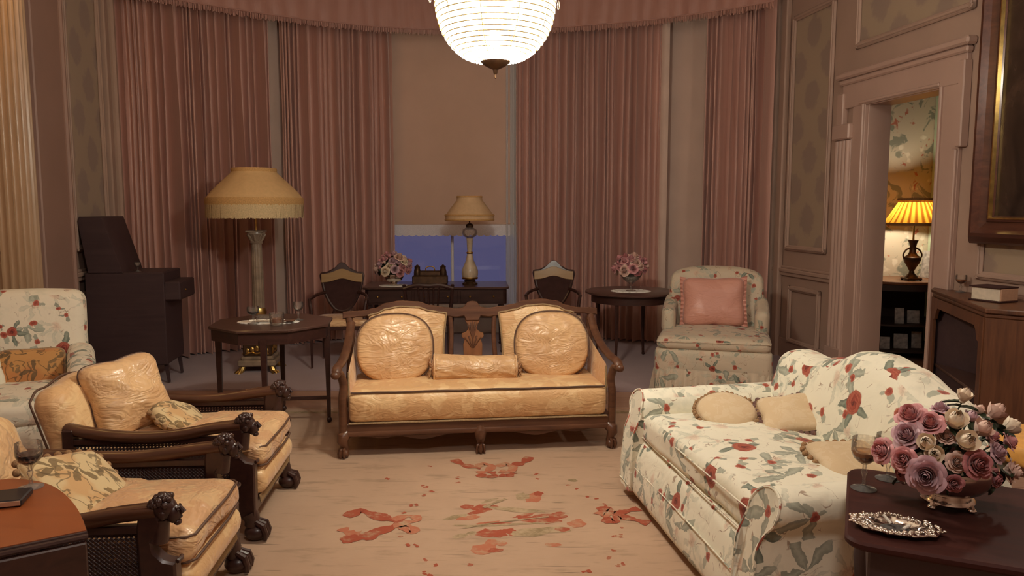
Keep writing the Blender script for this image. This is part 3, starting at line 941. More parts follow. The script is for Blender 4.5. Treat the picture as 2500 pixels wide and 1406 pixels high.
# centre spray
for (x, y, a, b, r_, mi) in [(1140, 1237, .035, .016, .1, 1), (1180, 1240, .05, .024, .2, 1), (1165, 1250, .05, .012, .5, 1), (1205, 1238, .03, .012, -.5, 1), (1195, 1222, .05, .008, .7, 3), (1115, 1262, .06, .014, .5, 3), (1145, 1264, .05, .014, .4, 2),
                             (1300, 1215, .045, .035, .1, 2), (1275, 1212, .03, .03, 0, 3), (1315, 1205, .02, .02, 0, 1), (1335, 1262, .085, .022, .1, 1), (1295, 1268, .05, .020, -.2, 1), (1360, 1255, .035, .012, .4, 1), (1280, 1258, .05, .010, .5, 1), (1340, 1272, .05, .016, .1, 1),
                             (1190, 1277, .05, .010, .3, 2), (1215, 1278, .06, .008, .0, 1), (1145, 1284, .07, .006, -.1, 3), (1190, 1301, .045, .026, 0, 1), (1215, 1303, .04, .024, 0, 1), (1240, 1296, .03, .014, .5, 1), (1250, 1300, .02, .020, .2, 1), (1125, 1308, .03, .014, .4, 3), (1152, 1302, .02, .012, .1, 3),
                             (1290, 1302, .09, .02, .1, 3), (1330, 1295, .10, .02, .1, 3), (1375, 1292, .03, .014, 0, 1), (1410, 1278, .04, .026, .3, 2), (1180, 1340, .05, .03, .3, 2), (1200, 1325, .03, .02, .3, 2), (1210, 1344, .03, .012, .0, 1), (1225, 1328, .02, .012, .6, 2), (1350, 1330, .03, .01, 0, 2), (1260, 1245, .12, .016, -.2, 3), (1255, 1280, .16, .006, .1, 3)]:
    blot(x, y, a, b, r_, mi)
ribbon([(1130, 1290), (1200, 1278), (1280, 1268), (1340, 1262)], .006, 3)
ribbon([(1180, 1240), (1215, 1225), (1235, 1218)], .010, 3)
# trails of small dots that tie the bows together
for (x, y) in [(1115, 1166), (1118, 1179), (1036, 1187), (1045, 1187), (1054, 1198), (1036, 1210), (1002, 1235), (1018, 1233), (985, 1254), (981, 1308), (997, 1330), (1016, 1332), (1038, 1365), (1063, 1381), (1036, 1398), (1051, 1402), (1308, 1157), (1314, 1170), (1387, 1185), (1411, 1195), (1438, 1214), (1458, 1218), (1479, 1233), (1515, 1288), (1518, 1308), (1500, 1311), (1498, 1343), (1488, 1362), (1520, 1378), (1508, 1380), (1422, 1398), (1437, 1396), (1052, 1141), (947, 1168), (1150, 1380)]:
    for k in range(2): blot(x + R_.uniform(-4, 4), y + R_.uniform(-3, 3), R_.uniform(.009, .015), R_.uniform(.007, .011), R_.uniform(0, 3), 1, 8, k)
blot(1398, 1173, .022, .012, .3, 3)
# border line along the far end
m.mi = 1; m.box((-.15, 5.90, RUGZ + .0004), (4.2, .012, .0008), 0); m.mi = 3; m.box((-.15, 5.80, RUGZ + .0004), (4.2, .05, .0006), 0); m.mi = 0
solo('drawing_room_rug', m, [RUG, RUG_RED, RUG_ROSE, RUG_GREY], 'worn beige rug with faded red ribbon bows and roses in the middle of the floor', 'rug', smooth=0)

# ------------------------------------------------------------------ curtains, pelmet and blinds
def curtain(px0, px1, folds, label, seed, z0=.03, z1=3.92, amp=.066, lean=0.0):
    s0, s1 = s_at(px0), s_at(px1)
    m = MB(); nu = folds * 14; nv = 26
    r_ = random.Random(seed)
    ws = [r_.choice((.45, .6, .8, 1.0, 1.3, 1.8)) for _ in range(folds)]; tot = sum(ws); cum = [0]
    for w in ws: cum.append(cum[-1] + w / tot)
    hs = [r_.uniform(.7, 1.5) for _ in range(folds + 1)]
    def fn(u, v):
        z = z0 + (z1 - z0) * v
        uu = u + .010 * noise.noise(Vector((u * 9, z * .55, seed))) * (1 - .4 * v) + lean * (1 - v) * (u - .5)
        k = 0
        while k < folds - 1 and u > cum[k + 1]: k += 1
        t = (u - cum[k]) / (cum[k + 1] - cum[k])
        ph = 2 * PI * t
        a = amp * hs[k] * (1 - .15 * v) * (1 + .25 * noise.noise(Vector((k * 3.7, z * .8, seed + 5))))
        a *= (ws[k] * .5 + .5)
        d = a * (1 - math.cos(ph)) * .5 * 2 + .010 * noise.noise(Vector((u * 60, z * 1.3, seed)))
        d += .004 * math.sin(ph * 3 + z)
        p, dd, n = arc(s0 + (s1 - s0) * max(0, min(1, uu)), 0.0)
        return p + n * (d - amp) + dd * (.016 * math.sin(ph)) + Vector((0, 0, z))
    m.grid(fn, nu, nv)
    return solo('curtain', m, CURT, label, 'curtain', smooth=0)
def cset(o):
    o.data.polygons.foreach_set('use_smooth', [True] * len(o.data.polygons))
for args in ((299, 676, 23, 'dusty pink silk curtain at far left, behind the fringed standard lamp and dark cabinet', 1),
             (702, 966, 18, 'dusty pink silk curtain left of the centre window', 2),
             (1258, 1618, 24, 'dusty pink silk curtain right of the centre window', 3),
             (1712, 1872, 12, 'narrow dusty pink silk curtain at far right behind the floral slipper chair', 4)):
    cset(curtain(*args))
# lining turned out at the curtain edges
for px0, px1, lab in ((1606, 1626, 'pale curtain lining turned out at the edge right of the side table'),):
    m = MB(); s0, s1 = s_at(px0), s_at(px1)
    m.grid(lambda u, v: arc(s0 + (s1 - s0) * u, .02 + .02 * math.sin(u * PI))[0] + Vector((0, 0, .06 + 3.84 * v)), 8, 12)
    solo('curtain_lining', m, LINING, lab, 'curtain lining')
# pelmet
pel = thing('curtain_pelmet', 'gathered pink silk pelmet with a fringed hem across the top of the bay', 'pelmet')
m = MB()
def pel_fn(u, v):
    s = ALEN[-1] * (.0 + 1.0 * u)
    z = 3.70 + (CEIL_Z - .05 - 3.70) * v
    w = .005 * math.sin(u * 260 + 2.5 * noise.noise(Vector((u * 30, v * 2, 0)))) * (1 - .3 * v) + .010 * noise.noise(Vector((u * 40, v * 3 + u * 30, 4)))
    p, d, n = arc(s, .20 + w)
    return p + Vector((0, 0, z))
m.grid(pel_fn, 700, 8)
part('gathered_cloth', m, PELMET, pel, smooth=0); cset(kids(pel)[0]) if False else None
m = MB()
nfr = 620
for k in range(nfr):
    s = ALEN[-1] * (k + .5) / nfr
    p, d, n = arc(s, .203 + rnd.uniform(-.006, .006)); L = .06 + rnd.uniform(-.012, .012)
    w = d * .0045
    for q in (0,):
        a = p + Vector((0, 0, 3.705)); b = p + Vector((rnd.uniform(-.003, .003), 0, 3.705 - L))
        m.add([a - w, a + w, b + w * .8, b - w * .8], [(0, 1, 2, 3)])
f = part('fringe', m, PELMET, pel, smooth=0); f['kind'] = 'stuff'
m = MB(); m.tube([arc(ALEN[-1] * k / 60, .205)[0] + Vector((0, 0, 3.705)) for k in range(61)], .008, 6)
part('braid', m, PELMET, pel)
# blinds
def blind(px0, px1, z0, off, name, label, matl, lace=True):
    s0, s1 = s_at(px0, off), s_at(px1, off)
    b = thing(name, label, 'blind')
    a0, a1 = arc(s0, off)[0], arc(s1, off)[0]
    m = MB(); d = (a1 - a0); T = Matrix.Translation(a0) @ Matrix.Rotation(math.atan2(d.y, d.x), 4, 'Z')
    m.T = T; m.box((d.length / 2, 0, (z0 + 4.0) / 2), (d.length, .004, 4.0 - z0), 0)
    part('blind_cloth', m, matl, b)
    if lace:
        m = MB(T); n = 80
        m.add([(d.length * k / n, -.004, z0 + .05) for k in range(n + 1)] + [(d.length * k / n, -.004, z0 - .085 - .018 * abs(math.sin(k * PI / 4))) for k in range(n + 1)],
              [(k, n + 1 + k, n + 2 + k, k + 1) for k in range(n)])
        part('lace_edge', m, LACE, b)
        m = MB(T); m.box((d.length / 2, 0, z0 + .055), (d.length, .016, .022), .006); part('bottom_lath', m, matl, b)
    return b
blind(950, 1280, 1.36, -.20, 'roller_blind', 'tan roller blind with a lace edge, lowered in the centre window', BLIND)
blind(655, 725, .15, -.20, 'window_blind', 'narrow strip of pale blind between the two left curtains', BLIND2, False)
blind(1600, 1735, .15, -.20, 'window_blind', 'pale beige blind showing between the two right curtains', BLIND2, False)

m = MB(); s0, s1 = s_at(1236, -.16), s_at(1262, -.16)
m.grid(lambda u, v: arc(s0 + (s1 - s0) * u, -.16 + .012 * math.sin(u * PI * 5))[0] + Vector((0, 0, .36 + 3.5 * v)), 30, 10)
def netm():
    t = NT('white_net'); a = t.new('ShaderNodeBsdfTranslucent'); b = t.new('ShaderNodeBsdfDiffuse'); a.inputs[0].default_value = (.95, .95, .95, 1); b.inputs[0].default_value = (.9, .9, .92, 1)
    c = t.new('ShaderNodeMixShader'); t.lk(a.outputs[0], c.inputs[1]); t.lk(b.outputs[0], c.inputs[2]); t.shader(c.outputs[0]); return t.m
solo('net_curtain', m, netm(), 'narrow white net curtain at the right side of the centre window', 'net curtain')

# ------------------------------------------------------------------ chandelier
ch = thing('chandelier', 'lit crystal bead basket chandelier hanging from the ceiling', 'chandelier', (CH.x, CH.y, 2.28))
z_ = lambda y: y - 2.28
prof = [(.055, 2.305), (.12, 2.318), (.165, 2.34), (.205, 2.375), (.235, 2.415), (.258, 2.46), (.273, 2.51), (.281, 2.56), (.285, 2.61)]
m = MB(); m.lathe([(r, z_(z)) for r, z in prof], 64, capb=False, capt=False)
part('bead_basket', m, BEAD, ch)
m = MB()
for i, (r, z) in enumerate(spline([(r, 0, z) for r, z in prof], 2)[:][:0] or [(p.x, p.z) for p in spline([(r, 0, z) for r, z in prof], 2)]):
    n = max(24, int(r * 330))
    for k in range(n):
        a = 2 * PI * (k + .5 * (i % 2)) / n
        m.ball(((r + .003) * math.cos(a), (r + .003) * math.sin(a), z_(z)), .0075, 5, 3)
o = part('bead_strand', m, BEAD, ch, smooth=0); o['kind'] = 'stuff'
m = MB()
for i, (r, z) in enumerate([(p.x, p.z) for p in spline([(r, 0, z) for r, z in prof], 2)]):
    m.tube([((r + .009) * math.cos(2 * PI * k / 72), (r + .009) * math.sin(2 * PI * k / 72), z_(z) + .009) for k in range(72)], .0030, 5, closed=True)
hp = spline([(r, 0, z) for r, z in prof], 2)
for k in range(10):
    a = 2 * PI * k / 10 + .1
    m.tube([((p.x + .008) * math.cos(a), (p.x + .008) * math.sin(a), z_(p.z)) for p in hp], .0022, 4)
part('wire_hoop', m, GILT, ch)
m = MB(); m.lathe([(.0, -.055), (.006, -.05), (.004, -.035), (.010, -.028), (.012, -.012), (.038, .0), (.062, .014), (.072, .026), (.066, .036)], 24, (0, 0, 0))
part('bottom_cap', m, BRONZE, ch)
m = MB(); m.lathe([(.286, z_(2.61)), (.296, z_(2.615)), (.300, z_(2.64)), (.294, z_(2.67)), (.286, z_(2.67)), (.286, z_(2.61))], 64, capb=False, capt=False)
for k in range(12):
    a = 2 * PI * k / 12
    m.ball((.302 * math.cos(a), .302 * math.sin(a), z_(2.66)), (.018, .018, .028), 8, 6)
part('gilt_rim', m, GILT, ch)
m = MB()
for k in range(8):
    a = 2 * PI * k / 8 + .2
    m.ball((.312 * math.cos(a), .312 * math.sin(a), z_(2.585)), (.007, .007, .022), 6, 5)
    m.tube([(.308 * math.cos(a), .308 * math.sin(a), z_(2.64)), (.312 * math.cos(a), .312 * math.sin(a), z_(2.60))], .001, 4)
part('crystal_drop', m, CUT, ch)
m = MB()
for k in range(24):
    a = 2 * PI * k / 24
    m.tube(spline([(.29 * math.cos(a), .29 * math.sin(a), z_(2.66)), (.16 * math.cos(a), .16 * math.sin(a), z_(2.95)), (.07 * math.cos(a), .07 * math.sin(a), z_(3.35))], 4), .006, 5)
part('upper_strand', m, BEAD, ch)
m = MB(); m.lathe([(.10, z_(3.33)), (.11, z_(3.36)), (.07, z_(3.40)), (.02, z_(3.44)), (.012, z_(3.5)), (.012, z_(4.50)), (.06, z_(4.54)), (.08, z_(CEIL_Z))], 20)
part('stem', m, GILT, ch)
# ------------------------------------------------------------------ settee in the middle
def wrinkle(p, sc, amp, seed=0.0):
    return amp * (.6 * ridge(p, sc, seed) + .4 * N3(p, sc * 2.3, seed + 4))
def cabriole(m, x, y, h, sx=0, sy=-1, s=1.0):
    """short cabriole leg with a ball and claw foot; knee bulges along (sx, sy)"""
    d = Vector((sx, sy, 0)); d = d.normalized() if d.length else d
    P = [(0, h, .036), (.030, h * .88, .040), (.034, h * .72, .034), (.016, h * .50, .024), (.004, h * .34, .020), (.008, h * .24, .022)]
    m.tube([Vector((x, y, 0)) + d * a * s + Vector((0, 0, z)) for a, z, r in P], [r * s for a, z, r in P], 10)
    c = Vector((x, y, 0)) + d * .020 * s
    m.ball(c + Vector((0, 0, .030 * s)), (.033 * s, .033 * s, .030 * s), 12, 8)
    for k in (-1, 0, 1):
        a = math.atan2(d.y, d.x) + k * .75
        e = Vector((math.cos(a), math.sin(a), 0))
        m.tube([c + e * .008 * s + Vector((0, 0, .070 * s)), c + e * .030 * s + Vector((0, 0, .056 * s)), c + e * .037 * s + Vector((0, 0, .030 * s)), c + e * .033 * s + Vector((0, 0, .006))], [.009 * s, .011 * s, .009 * s, .006 * s], 6)

SET_RZ = math.radians(7)
sett = thing('settee', 'gold damask double-back settee with carved wooden frame in the centre of the room', 'settee', (-.205, 4.80, RUGZ), SET_RZ)
HW = .878
m = MB()
m.box((0, .035, .188), (2 * HW - .02, .05, .066), .006)
m.box((0, .66, .188), (2 * HW - .02, .05, .066), .006)
for s in (-1, 1): m.box((s * (HW - .02), .35, .188), (.05, .62, .066), .006)
m.tube([(-HW - .005, .005, .155), (HW + .005, .005, .155)], .017, 8, flat=.8)
m.tube([(-HW - .01, .0, .155), (-HW - .01, .66, .155)], .015, 8); m.tube([(HW + .01, .0, .155), (HW + .01, .66, .155)], .015, 8)
part('seat_rail', m, W_SETTEE, sett)
# shaped apron under the rail
m = MB()
out = [(-HW + .05, .165), (HW - .05, .165)]
bot = []
for k in range(61):
    x = HW - .05 - (2 * HW - .1) * k / 60
    a = abs(x) / HW
    z = .138 - .030 * math.exp(-((a - .42) / .13) ** 2) - .016 * math.exp(-((a - .72) / .08) ** 2)
    bot.append((x, z))
m.prism(out + bot, -.012, .012, 0, RT(0, .022, 0, PI / 2))
part('apron', m, W_SETTEE, sett)
for x, y, sx, sy in ((-HW + .02, .03, -.5, -.6), (0, .03, 0, -1), (HW - .02, .03, .5, -.6), (-HW + .04, .66, 0, 1), (0, .66, 0, 1), (HW - .04, .66, 0, 1)):
    m = MB(); cabriole(m, x, y, .155, sx, sy, 1.0); part('leg', m, W_SETTEE, sett)
# seat
def seatfn(q, p):
    q = q.copy()
    if p.z > .1:
        q.z += .022 * (1 - p.x * p.x) * (1 - p.y ** 4) - .010 * p.z * max(0, p.y)
        q.z += wrinkle(q, 7, .004, 2)
    if p.y < -.5: q.y -= .034 * math.sin(PI * min(1, max(0, (1 - p.z) / 2)) ** .75) - .012 ; q.y += .006 * noise.noise(Vector((q.x * 22, q.z * 2, 3))) * (1 - abs(p.z))
    return q
m = MB(); m.rbox((0, .325, .324), (2 * HW - .085, .66, .215), .040, 40, seatfn)
st = part('seat', m, DAMASK, sett, smooth=60)
m = MB()
m.tube([(x, -.004, .424 + .004 * noise.noise(Vector((x * 5, 0, 0)))) for x in [(-HW + .055) + (2 * HW - .11) * k / 40 for k in range(41)]], .0065, 6)
part('piping', m, PIPE_BR, st)
m = MB(); m.tube([(-HW + .04, .004, .224), (HW - .04, .004, .224)], .0065, 6); part('gimp_braid', m, PIPE_TAN, st)
# arms
for s in (-1, 1):
    arm = None
    m = MB()
    # front post, curving forwards then down to the rail
    m.tube(spline([(s * (HW + .015), -.045, .560), (s * (HW + .005), -.005, .545), (s * (HW - .012), .012, .47), (s * (HW - .004), .004, .38), (s * (HW - .002), .012, .24), (s * (HW - .0), .020, .165)], 6), [.020] * 4 + [.025] * 27, 10, flat=1.1)
    m.tube(spline([(s * (HW + .028), -.055, .552), (s * (HW + .022), .0, .590), (s * (HW + .005), .10, .605), (s * (HW - .005), .30, .640), (s * (HW - .01), .48, .700), (s * (HW - .015), .60, .785)], 6), [(.020, .026)] * 3 + [(.022, .030)] * 28, 10)
    m.ball((s * (HW + .030), -.055, .552), (.030, .026, .026), 10, 8)
    part('arm', m, W_SETTEE, sett)
    m = MB()
    def armfn(u, v, s=s):
        y = .02 + .60 * u; ztop = .57 + .10 * u + .02 * u * u
        z = .29 + (ztop - .29) * v
        return Vector((s * (HW - .045 + .012 * math.sin(v * PI)) - s * .03 * math.sin(PI * v) * math.sin(PI * u), y, z))
    m.grid(armfn if s < 0 else (lambda u, v: armfn(1 - u, v)), 16, 10)
    part('arm_panel', m, DAMASK, sett)
    m = MB(); m.tube([(s * (HW - .043), .022, z) for z in (.30, .38, .46, .555)], .006, 6); part('gimp_braid', m, PIPE_TAN, kids(sett)[-1])
# back: plane reclines slightly, local frame (x, z) on a tilted sheet
TB = RT(0, .66, .30, math.radians(90 + -8))           # x across, y up along the back, z towards the front after rotation
TB = Matrix.Translation((0, .63, .275)) @ Matrix.Rotation(math.radians(90 - 8), 4, 'X')
def crest(x):
    a = abs(x)
    K = [(0, .645), (.030, .640), (.065, .600), (.12, .592), (.17, .600), (.22, .606), (.30, .620), (.40, .648), (.52, .655), (.62, .640), (.70, .606), (.78, .588), (.86, .585), (.93, .580)]
    for i in range(len(K) - 1):
        if a <= K[i + 1][0]:
            t = (a - K[i][0]) / (K[i + 1][0] - K[i][0]); t = t * t * (3 - 2 * t)
            return K[i][1] * (1 - t) + K[i + 1][1] * t
    return K[-1][1]
def undercut(x):
    a = abs(x)
    if a < .06: return .50
    d = .046 if a < .84 else .05
    return crest(x) - d - (.02 if a < .2 else 0)
xs = [-.93 + 1.86 * k / 120 for k in range(121)]
m = MB(); m.prism([(x, crest(x)) for x in xs] + [(x, undercut(x)) for x in reversed(xs)], -.020, .020, .006, TB)
part('crest_rail', m, W_SETTEE, sett)
def backpt(x, y, z): return TB @ Vector((x, y, z))
for s in (-1, 1):
    m = MB(); m.tube(spline([backpt(s * .895, .585, 0), backpt(s * .875, .46, 0), backpt(s * .872, .34, 0), backpt(s * .885, .1, 0), backpt(s * .885, -.10, 0)], 5), [.026] * 21, 8, flat=.8)
    part('back_stile', m, W_SETTEE, sett)
    m = MB(); m.tube(spline([backpt(s * .165, .585, 0), backpt(s * .155, .40, 0), backpt(s * .165, .2, 0), backpt(s * .17, -.08, 0)], 5), [.017] * 16, 8, flat=.8)
    part('back_stile', m, W_SETTEE, sett)
# vase splat
half = [(.055, .54), (.052, .50), (.036, .47), (.032, .44), (.050, .42), (.078, .41), (.082, .385), (.060, .365), (.070, .33), (.068, .25), (.056, .16), (.046, .08), (.050, .02), (.07, -.02)]
m = MB(); m.prism(half + [(-x, y) for x, y in reversed(half)], -.010, .010, .003, TB)
sp = part('splat', m, W_SPLAT, sett)
m = MB()
for k in range(-2, 3):
    m.tube([backpt(0, .36, .010), backpt(k * .010, .44, .016), backpt(k * .017, .50 - abs(k) * .008, .012)], [.003, .006, .003], 6)
    m.tube([backpt(.03 * k, .40 - .01 * abs(k), .010), backpt(.018 * k, .35, .014), backpt(.004 * k, .30, .011)], [.006, .005, .002], 6)
part('leaf_carving', m, W_SETTEE, sp)
# two upholstered back pads
PCX, PHW = .470, .285
for s in (-1, 1):
    def padfn(q, p, s=s):
        x = q.x; y = q.y
        top = crest(s * (PCX + x)) - .040
        v = (y + .30) / .60
        inner = .035 * math.sin(PI * min(1, max(0, v)) ** 1.2)
        w = 1 - (.10 * math.sin(PI * v * .95)) 
        return Vector((s * (PCX + x * w), -.06 + v * (top + .06), q.z + (.022 * (1 - p.x ** 2) * (1 - p.y ** 2) if p.z > 0 else 0)))
    m = MB(TB); m.rbox((0, 0, .012), (2 * PHW, .60, .05), .02, 22, padfn)
    if s < 0: m.f = [f[::-1] for f in m.f]
    pd = part('back_pad', m, DAMASK, sett, smooth=60)
    m = MB()
    edge = []
    for k in range(33):
        v = k / 32; w = 1 - .10 * math.sin(PI * v * .95); edge.append(TB @ Vector((s * (PCX - PHW * w), -.06 + v * (crest(s * (PCX - PHW)) - .040 + .06), .037)))
    for k in range(33):
        x = -PHW + 2 * PHW * k / 32; w = 1 - .10 * math.sin(PI * .95)
        edge.append(TB @ Vector((s * (PCX + x * w), crest(s * (PCX + x)) - .043, .037)))
    m.tube(edge, .0065, 6); part('gimp_braid', m, PIPE_TAN, pd)

def in_frame(loc, rz):
    return Matrix.Translation(loc) @ Matrix.Rotation(rz, 4, 'Z')
SM = in_frame((-.205, 4.80, RUGZ), SET_RZ)
def cush_thing(name, label, cat, P, mat_, a, b, t, e, pinch, wsc, wamp, seed, group=None, piping=PIPE_BR, flatb=0.0, na=64, nr=16, edge=.42, box=0.0, pr=.005):
    """cushion; P places it: x across, y up the face, z out of the face"""
    o = thing(name, label, cat, P.translation, 0, group)
    R = Matrix.Translation(-P.translation) @ P
    def fn(p):
        q = p.copy()
        if flatb and q.y < -b * (1 - flatb): q.y = -b * (1 - flatb) + (q.y + b * (1 - flatb)) * .25
        rr = max(abs(p.x) / a, abs(p.y) / b)
        k = wrinkle(q, wsc, wamp, seed + (3 if p.z > 0 else 9)) * (1 - .5 * rr)
        q.z += k if p.z >= 0 else -k
        if box: q.z += (box if p.z > .001 else (-box if p.z < -.001 else 0))
        return q
    m = MB(); rim = m.cushion(a, b, t, e, pinch, na, nr, fn, R, edge)
    c = part('cover', m, mat_, o, smooth=70)
    def rimpt(x, y):
        q = Vector((x, y, 0))
        if flatb and q.y < -b * (1 - flatb): q.y = -b * (1 - flatb) + (q.y + b * (1 - flatb)) * .25
        return q
    rim3 = [R @ rimpt(x * 1.003, y * 1.003) for x, y in rim]
    if piping is not None:
        for dz in ((box, ) if box else (0,)):
            m = MB(); m.tube([p + (R.to_3x3() @ Vector((0, 0, dz))) for p in rim3], pr, 6, closed=True); part('piping', m, piping, o)
    return o, rim3, R
def bobbles(o, rim3, R, mat_, n, r, drop=.018, out=.02):
    L = [0]
    for i in range(len(rim3)): L.append(L[-1] + (rim3[(i + 1) % len(rim3)] - rim3[i]).length)
    me = None; c = R.translation
    for k in range(n):
        s = L[-1] * k / n; i = 0
        while L[i + 1] < s: i += 1
        t = (s - L[i]) / (L[i + 1] - L[i])
        p = rim3[i].lerp(rim3[(i + 1) % len(rim3)], t)
        d = (p - c); d.normalize()
        if me is None:
            mm = MB(); mm.ball((0, 0, 0), (r, r, r * 1.05), 10, 7); me = mesh_of('bobble', mm, mat_, 80)
        b = part('bobble', me, None, o, loc=p + d * (out + rnd.uniform(-.004, .004)) - Vector((0, 0, drop * rnd.uniform(.3, 1))))
def face(loc, yaw, lean, roll=0.0):
    """cushion standing on its edge: faces -y before yaw, leaning back by lean"""
    return Matrix.Translation(loc) @ Matrix.Rotation(yaw, 4, 'Z') @ Matrix.Rotation(PI / 2 - lean, 4, 'X') @ Matrix.Rotation(roll, 4, 'Z')
for s, lab, sd in ((-1, 'round gold satin cushion leaning on the left back of the settee', 1), (1, 'round creased gold satin cushion leaning on the right back of the settee', 5)):
    P = SM @ face((s * .535 + (-.02 if s < 0 else .0), .41, .628), s * -.06, math.radians(14))
    cush_thing('round_cushion', lab, 'cushion', P, SATIN, .262, .238, .050, 2.5, 0, 8, .016, sd, 'satin cushions on the settee', box=.045, flatb=.12)
# bolster
P = SM @ Matrix.Translation((-.015, .27, .508)) @ Matrix.Rotation(math.radians(2), 4, 'Y')
bo = thing('bolster', 'gold satin bolster between the two round cushions of the settee', 'bolster', P.translation)
R = Matrix.Translation(-P.translation) @ P
m = MB(R)
def bol(u, v):
    x = -.295 + .59 * v; e = min(v, 1 - v) * .59
    r = .094 * min(1, (e / .025) ** .5 if e < .025 else 1) * (1 - .05 * math.sin(v * PI)) if e > 0 else .02
    r = max(r, .02); a = 2 * PI * u
    r += wrinkle((x * 1.0 + .3 * math.sin(a), math.cos(a) * .3, math.sin(a) * .3), 6, .010, 4) * min(1, e / .03) + .004 * math.sin(a * 15) * max(0, 1 - e / .07)
    return Vector((x, r * math.cos(a), r * math.sin(a) * .96))
m.grid(bol, 60, 44, wrap=True)
b0 = part('cover', m, SATIN, bo, smooth=70)
for s in (-1, 1):
    m = MB(R); m.tube([(s * .275, .094 * math.cos(2 * PI * k / 36), .09 * math.sin(2 * PI * k / 36)) for k in range(36)], .007, 6, closed=True); part('piping', m, SATIN, bo)
    m = MB(R); m.grid(lambda u, v, s=s: Vector((s * (.295 + .012 * v + .004 * math.sin(u * 2 * PI * 11)), (.02 + .055 * v) * math.cos(u * 2 * PI), (.02 + .055 * v) * math.sin(u * 2 * PI))), 66, 4, wrap=True); part('gathered_end', m, SATIN, bo)

# ------------------------------------------------------------------ caned bergere armchairs on the left
CH_RZ = math.radians(94)
def cane(m, fn, nu, nv, w=.0016):
    """woven cane: fn(u in 0..nu, v in 0..nv) -> point; straight pairs plus diagonals"""
    def strip(pts, w):
        m.tube(pts, w, 4, cap=False)
    for i in range(nu + 1):
        for d in (-.13, .13): strip([fn(i + d, nv * k / 4) for k in range(5)], w)
    for j in range(nv + 1):
        for d in (-.13, .13): strip([fn(nu * k / 10, j + d) for k in range(11)], w)
    for sgn in (1, -1):
        for i in range(-nv, nu + nv):
            pts = []
            for k in range(nv * 1 + 1):
                u = i + .5 + (k if sgn > 0 else -k); v = k
                if 0 <= u <= nu: pts.append(fn(u, v))
            if len(pts) > 1: strip(pts, w * 1.25)
def carved_head(m, c, s=1.0):
    """carved head in profile, looking along -y; hair of tight curls"""
    c = Vector(c)
    m.ball(c + Vector((0, .004, .006)) * s, (.036 * s, .044 * s, .042 * s), 14, 10)            # skull
    m.ball(c + Vector((0, -.028, -.014)) * s, (.028 * s, .026 * s, .034 * s), 12, 8)              # face
    m.tube([c + Vector((0, -.048, .012)) * s, c + Vector((0, -.060, -.006)) * s, c + Vector((0, -.050, -.014)) * s], [.006 * s, .010 * s, .007 * s], 8)  # nose
    m.ball(c + Vector((0, -.047, -.026)) * s, (.014 * s, .010 * s, .006 * s), 8, 6)               # lips
    m.ball(c + Vector((0, -.040, -.044)) * s, (.016 * s, .014 * s, .012 * s), 8, 6)               # chin
    for q in (-1, 1):
        m.ball(c + Vector((q * .013, -.047, .002)) * s, (.007 * s, .006 * s, .005 * s), 8, 6)     # eyes
        m.tube([c + Vector((q * .007, -.049, .010)) * s, c + Vector((q * .020, -.042, .010)) * s], .004 * s, 6)
        m.ball(c + Vector((q * .036, -.002, -.010)) * s, (.006 * s, .012 * s, .016 * s), 8, 6)    # ears
    r_ = random.Random(11)
    for k in range(70):                                                                            # curls
        a = r_.uniform(0, 2 * PI); t = r_.uniform(.05, 1.35)
        d = Vector((math.sin(t) * math.cos(a), math.sin(t) * math.sin(a), math.cos(t)))
        if d.y < -.45 and d.z < .75: continue
        p = c + Vector((d.x * .038, d.y * .046 + .004, d.z * .044 + .006)) * s
        m.ball(p, r_.uniform(.009, .013) * s, 6, 5)
    m.tube([c + Vector((0, .012, -.03)) * s, c + Vector((0, .018, -.07)) * s, c + Vector((0, .026, -.11)) * s], [.030 * s, .032 * s, .036 * s], 10, flat=.9)   # neck
